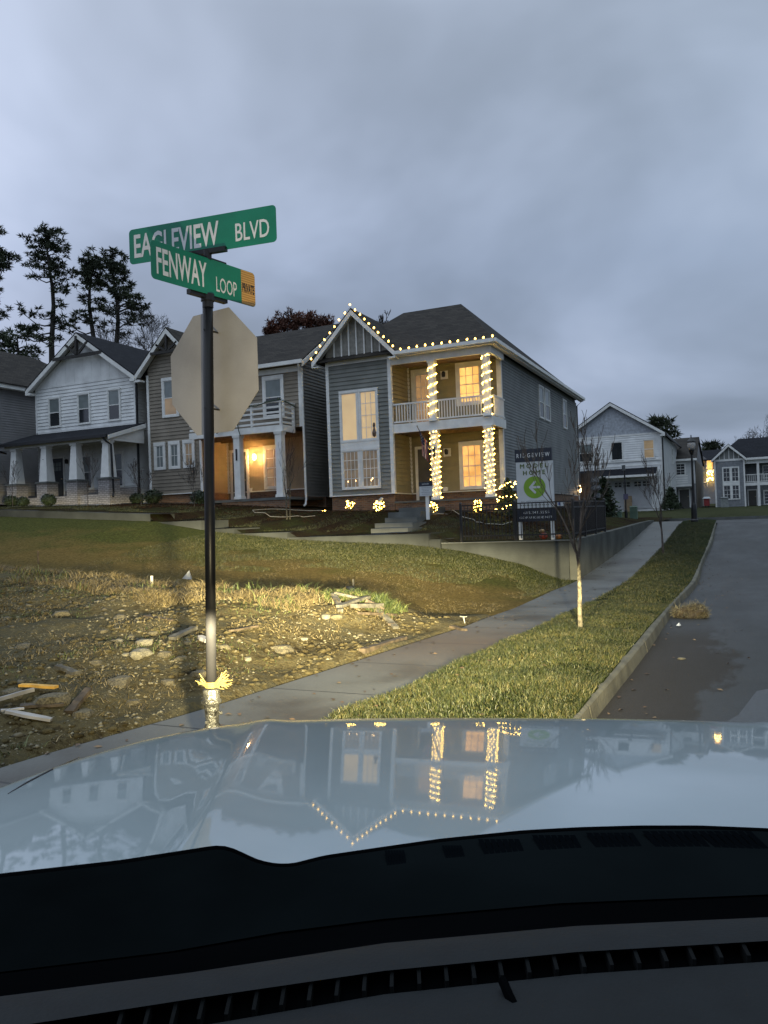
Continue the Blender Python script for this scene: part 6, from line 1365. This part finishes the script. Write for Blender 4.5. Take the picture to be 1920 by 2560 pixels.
m = MB(); m.add([(14.82, -16.15, -.12), (14.87, -16.18, -.12), (14.89, -16.1, -.12), (14.84, -16.05, -.10), (14.86, -16.12, -.075)], [(0, 1, 4), (1, 2, 4), (2, 3, 4), (3, 0, 4), (0, 3, 2, 1)]); tag(obj('paper_scrap', m, s_white), 'crumpled white scrap in the gutter just before the straw clump', 'litter')
m = MB(); m.lathe(15.1, -19.0, [(0, -.126), (.055, -.126), (.04, -.112), (0, -.108)], 7); tag(obj('flat_stone', m, stone_m), 'flat pale stone lying on the muddy asphalt', 'stone')

# ------------------------------------------------------------------ the car: hood in front of the windshield, dashboard
car = thing('car', 'white car seen from the driver seat, hood and dark dashboard in front', 'car', CAM-Vector((0, 0, 1.65)))
cc = .33
def carP(x, d, z): return to_world(x, d, z)+Vector((CAM.x, CAM.y, 0))
def dfront(s): return 2.19-1.3*min(.86, (abs(s)/1.17)**7.0)-.05*s*s
def hood_z(x, d):
    s = x-cc; e = dfront(s)-d
    base = 1.216-.04*s-math.tan(math.radians(2.6))*(d-1.0)-.034*(d-1.0)**2          # gentle fall
    roll = .040*max(0, 1-e/.26)**2.6                                           # leading edge turns down
    crown = .01*(s/1.1)**2+.03*(s/1.1)**4
    crease = .007*math.exp(-((abs(s)-.60-.05*(d-1))/.045)**2)
    return base-roll-crown+crease
paint = M('white_car_paint', (.26, .32, .335), .35, .05, 2.2, coat=1.0); paint.node_tree.nodes['Principled BSDF'].inputs['Coat Roughness'].default_value = .032; paint.node_tree.nodes['Principled BSDF'].inputs['Coat IOR'].default_value = 1.6
NX, ND = 130, 110; V = []; F = []
for i in range(NX+1):
    x = cc-1.14+2.28*i/NX; s = x-cc; dr = .80; df = dfront(s)
    for j in range(ND+1):
        f = j/ND; f = 1-(1-f)**1.5 if False else f; d = dr+(df-dr)*(1-(1-f)**1.6); V.append(tuple(carP(x, d, hood_z(x, d))))
    zf = hood_z(x, df)
    for k_ in range(1, 7): V.append(tuple(carP(x, df+.035*math.sin(k_/6*PI/2), zf-.03*k_**1.3)))
K = ND+7
for i in range(NX):
    for j in range(K-1): F.append((i*K+j, (i+1)*K+j, (i+1)*K+j+1, i*K+j+1))
off = np.array(car.location); ho = fast_tris('hood', np.array(V)-off, F, paint, car); ho.data.polygons.foreach_set('use_smooth', [True]*len(ho.data.polygons))
def on_hood(px, py):
    D = _r*((px-960)/FPX) - _u*((py-1280)/FPX) + _f; k_ = .9; R3 = to_world(1, 0, 0); F3 = to_world(0, 1, 0)
    while k_ < 2.4:
        P = D*k_; x, d = P.dot(R3), P.dot(F3)
        if 1.65+P.z < hood_z(x, d): return CAM+P
        k_ += .002
    return CAM+D*2
gp_ = [on_hood(x, y) for x, y in ((20, 1985), (70, 1956), (130, 1925), (200, 1893))]
m = MB(); m.tube([p+Vector((0, 0, .0005)) for p in gp_], [.0006, .0022, .0022, .0006], 6); obj('panel_gap', m, black_metal, car)
m = MB(); fr = [carP(cc+x, dfront(x)+.03, 0) for x in np.linspace(-1.0, 1.0, 21)]
for a, b_ in zip(fr[:-1], fr[1:]): m.poly(a+Vector((0, 0, .35)), b_+Vector((0, 0, .35)), b_+Vector((0, 0, .90)), a+Vector((0, 0, .90)))
obj('bumper', m, paint, car)
# dashboard swept across the cabin
plast = M('dashboard_vinyl', (.0050, .0072, .0086), .7, .1, 30, bump=.08, bscale=300, spec=.25); gloss = M('glossy_black_cowl', (.0048, .0066, .0074), .6, .25, 2, spec=.0); pitch_b = M('matt_black_recess', (.0018, .0021, .0025), .9, .1, 3, spec=.0)
XS = list(range(-160, 2100, 20))
def crv(pts): X_, Y2 = zip(*pts); return lambda x: float(np.interp(x, X_, Y2))
def smooth(fn, k=26): return lambda x: (fn(x-k)+fn(x)*2+fn(x+k))/4
C0 = smooth(crv([(-160, 2216), (0, 2192), (300, 2158), (500, 2127), (544, 2120), (575, 2125), (602, 2138), (640, 2156), (683, 2166), (729, 2167), (810, 2146), (960, 2124), (1100, 2104), (1307, 2083), (1450, 2075), (1597, 2071), (1750, 2071), (1920, 2078), (2100, 2092)]), 16)
C1 = crv([(-160, 2462), (0, 2430), (430, 2378), (700, 2330), (960, 2297), (1400, 2258), (1920, 2236), (2100, 2232)])
C1b = crv([(-160, 2500), (0, 2470), (480, 2416), (960, 2345), (1440, 2302), (1920, 2280), (2100, 2275)])
C2 = crv([(-160, 2518), (0, 2491), (480, 2431), (960, 2358), (1440, 2315), (1920, 2294), (2100, 2288)])
C3 = crv([(-160, 2600), (75, 2560), (480, 2497), (960, 2427), (1440, 2380), (1920, 2352), (2100, 2345)])
C4 = crv([(-160, 2690), (75, 2640), (480, 2568), (960, 2486), (1440, 2436), (1920, 2404), (2100, 2396)])
C5 = lambda x: 2740.
dd_ = lambda x, a: a-.07*((x-1250)/1400)**2
def loft(name, c0, d0, c1, d1, mat, n=6, bulge=0., par=car, xs=XS):
    V = []; F = []
    for x in xs:
        A_, B2 = at(x, c0(x), dd_(x, d0)), at(x, c1(x), dd_(x, d1))
        for k_ in range(n+1): f = k_/n; V.append(tuple(A_+(B2-A_)*f+Vector((0, 0, bulge*math.sin(f*PI)))-Vector(off)))
    for i in range(len(xs)-1):
        for k_ in range(n): F.append((i*(n+1)+k_, (i+1)*(n+1)+k_, (i+1)*(n+1)+k_+1, i*(n+1)+k_+1))
    o = fast_tris(name, np.array(V), F, mat, par); o.data.polygons.foreach_set('use_smooth', [True]*len(F)); return o
cw = loft('cowl', C0, .84, C1, .70, gloss, 8, .004)
# rubber lip along the cowl edge
m = MB(); m.tube([at(x, C0(x)+3, dd_(x, .842)) for x in XS], .0045, 8); obj('rubber_lip', m, pitch_b, car, True)
db = loft('dashboard', C1b, .66, C1, .705, pitch_b, 3)
loft('dash_ledge', C2, .63, C1b, .66, pitch_b, 3); loft('dash_pad', C2, .63, C3, .56, plast, 8, .006)
vent = loft('defrost_vent', lambda x: C3(x)+4, .575, lambda x: C4(x)+2, .555, pitch_b, 3)
loft('dash_top', C4, .545, C5, .44, plast, 6, .004)
loft('dash_front_fall', C0, .84, lambda x: C0(x)+400, .95, pitch_b, 2)
m = MB()
xf = 300
while xf < 2100:
    k_ = (xf-300)/1700; s1 = 16*(1 if xf > 1000 else -1)*(abs(xf-1000)/900)**.7
    a, b_ = at(xf-s1*.6, C3(xf)+14, dd_(xf, .565)), at(xf+s1*.6, C4(xf)-1, dd_(xf, .548)); m.bar(a, b_, .0026, .010); xf += 68
obj('vent_fin', m, M('fin_plastic', (.0035, .0045, .005), .8, .1, 30, spec=.1), vent)
m = MB(); m.tube([at(1256, 2450, .535), at(1272, 2488, .525), at(1292, 2526, .515)], .0035, 6); obj('dash_seam', m, pitch_b, car)
m = MB(); m.tube([at(x, y, .50) for x, y in ((1380, 2552), (1560, 2536), (1740, 2524), (1960, 2508))], .0009, 5); obj('stitch_line', m, pitch_b, car)
dk_refl = M('painted_vent_reflection', (.0022, .0032, .0042), .7, .1, 3, spec=.0)
# the windshield's reflection of the dash vents, painted onto the cowl as dark slats
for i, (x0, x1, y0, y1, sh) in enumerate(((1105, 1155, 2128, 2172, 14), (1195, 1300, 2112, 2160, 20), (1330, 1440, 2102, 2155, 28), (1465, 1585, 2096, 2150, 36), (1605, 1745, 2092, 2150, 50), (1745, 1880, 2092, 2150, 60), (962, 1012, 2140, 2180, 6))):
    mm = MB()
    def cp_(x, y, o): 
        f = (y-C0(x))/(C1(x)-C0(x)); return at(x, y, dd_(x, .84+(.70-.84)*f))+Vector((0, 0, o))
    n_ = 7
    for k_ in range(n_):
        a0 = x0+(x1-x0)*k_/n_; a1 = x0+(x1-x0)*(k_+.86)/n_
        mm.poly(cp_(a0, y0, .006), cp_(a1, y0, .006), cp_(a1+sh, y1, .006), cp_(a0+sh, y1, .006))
    obj('vent_reflection', mm, dk_refl, cw)
m = MB(); m.tube([at(x, y, d) for x, y, d in ((-80, 2462, .69), (0, 2441, .70), (120, 2422, .71), (240, 2400, .72))], [.005, .005, .004, .003], 8); obj('edge_highlight', m, M('painted_edge_highlight', (.045, .06, .07), .35), car, True)  # painted highlight along the cowl edge, a grey tube rather than a wiper

# ------------------------------------------------------------------ the car's own low beams
def headlight(x):
    l = bpy.data.lights.new('headlamp', 'SPOT'); l.energy = HL_E; l.color = (1, .85, .49); l.spot_size = math.radians(120); l.spot_blend = .6; l.shadow_soft_size = .035
    l.use_nodes = True; t = l.node_tree; em = t.nodes['Emission']
    tcn = N(t, 'ShaderNodeTexCoord'); s = N(t, 'ShaderNodeSeparateXYZ'); t.links.new(tcn.outputs['Normal'], s.inputs[0])
    nz_ = mth(t, 'MAXIMUM', mth(t, 'ABSOLUTE', s.outputs[2]), .001); ty = mth(t, 'DIVIDE', s.outputs[1], nz_); tx_ = mth(t, 'DIVIDE', s.outputs[0], nz_)
    edge = mth(t, 'MULTIPLY_ADD', tx_, -.13, -.002)
    k_ = mth(t, 'SUBTRACT', edge, ty)                       # how far below the cut-off
    cut = N(t, 'ShaderNodeMapRange', interpolation_type='SMOOTHSTEP'); t.links.new(k_, cut.inputs[0]); cut.inputs[1].default_value = -.035; cut.inputs[2].default_value = .016; cut.inputs[3].default_value = .005; cut.inputs[4].default_value = 1
    fall = mth(t, 'POWER', 2.718, mth(t, 'MULTIPLY', mth(t, 'MAXIMUM', k_, 0.0), -11.5))
    hx = mth(t, 'POWER', 2.718, mth(t, 'MULTIPLY', mth(t, 'MULTIPLY', mth(t, 'ADD', tx_, .13), mth(t, 'ADD', tx_, .13)), -6.5))
    t.links.new(mth(t, 'MULTIPLY', cut.outputs[0], mth(t, 'MULTIPLY', fall, hx)), em.inputs['Strength'])
    o = bpy.data.objects.new('headlamp', l); C.objects.link(o); o.parent = car
    o.location = carP(x, 2.40, .97)-Vector(off); F_ = Vector((_h.x, _h.y, 0)).normalized(); R2 = F_.cross(Vector((0, 0, 1)))
    Mx = Matrix((R2, Vector((0, 0, 1)), -F_)).transposed(); o.rotation_euler = Mx.to_euler(); return o
HL_E = 66000
for s in (-.72, .72): headlight(cc+s)

# fallen leaves blown over the walk, verge and gutter
LV = []; LF = []
for k_ in range(520):
    v = -25+rg.random()**1.3*34; r_ = rg.random()
    if r_ < .35: u = u_sl(v)+rg.random()**2*(u_sr(v)-u_sl(v)); z = g(v)+.018
    elif r_ < .7: u = u_sr(v)+rg.random()*1.35; z = g(v)+.075
    else: u = 14.68+rg.random()**2*1.2; z = g(v)-.122
    a = rg.random()*6.28; s_ = .018+.022*rg.random(); c_, q_ = math.cos(a)*s_, math.sin(a)*s_; o = len(LV)
    LV += [(u-c_, v-q_, z), (u+q_*.6, v-c_*.6, z+.004+.01*rg.random()), (u+c_, v+q_, z+.008*rg.random()), (u-q_*.6, v+c_*.6, z+.012*rg.random())]; LF.append((o, o+1, o+2, o+3))
tag(fast_tris('fallen_leaves', LV, LF, island_mat('dead_leaf', [(.2, (.05, .028, .012)), (.5, (.12, .07, .03)), (.8, (.2, .14, .07))])), 'brown fallen leaves scattered over sidewalk, verge and gutter', 'leaves', kind='stuff')
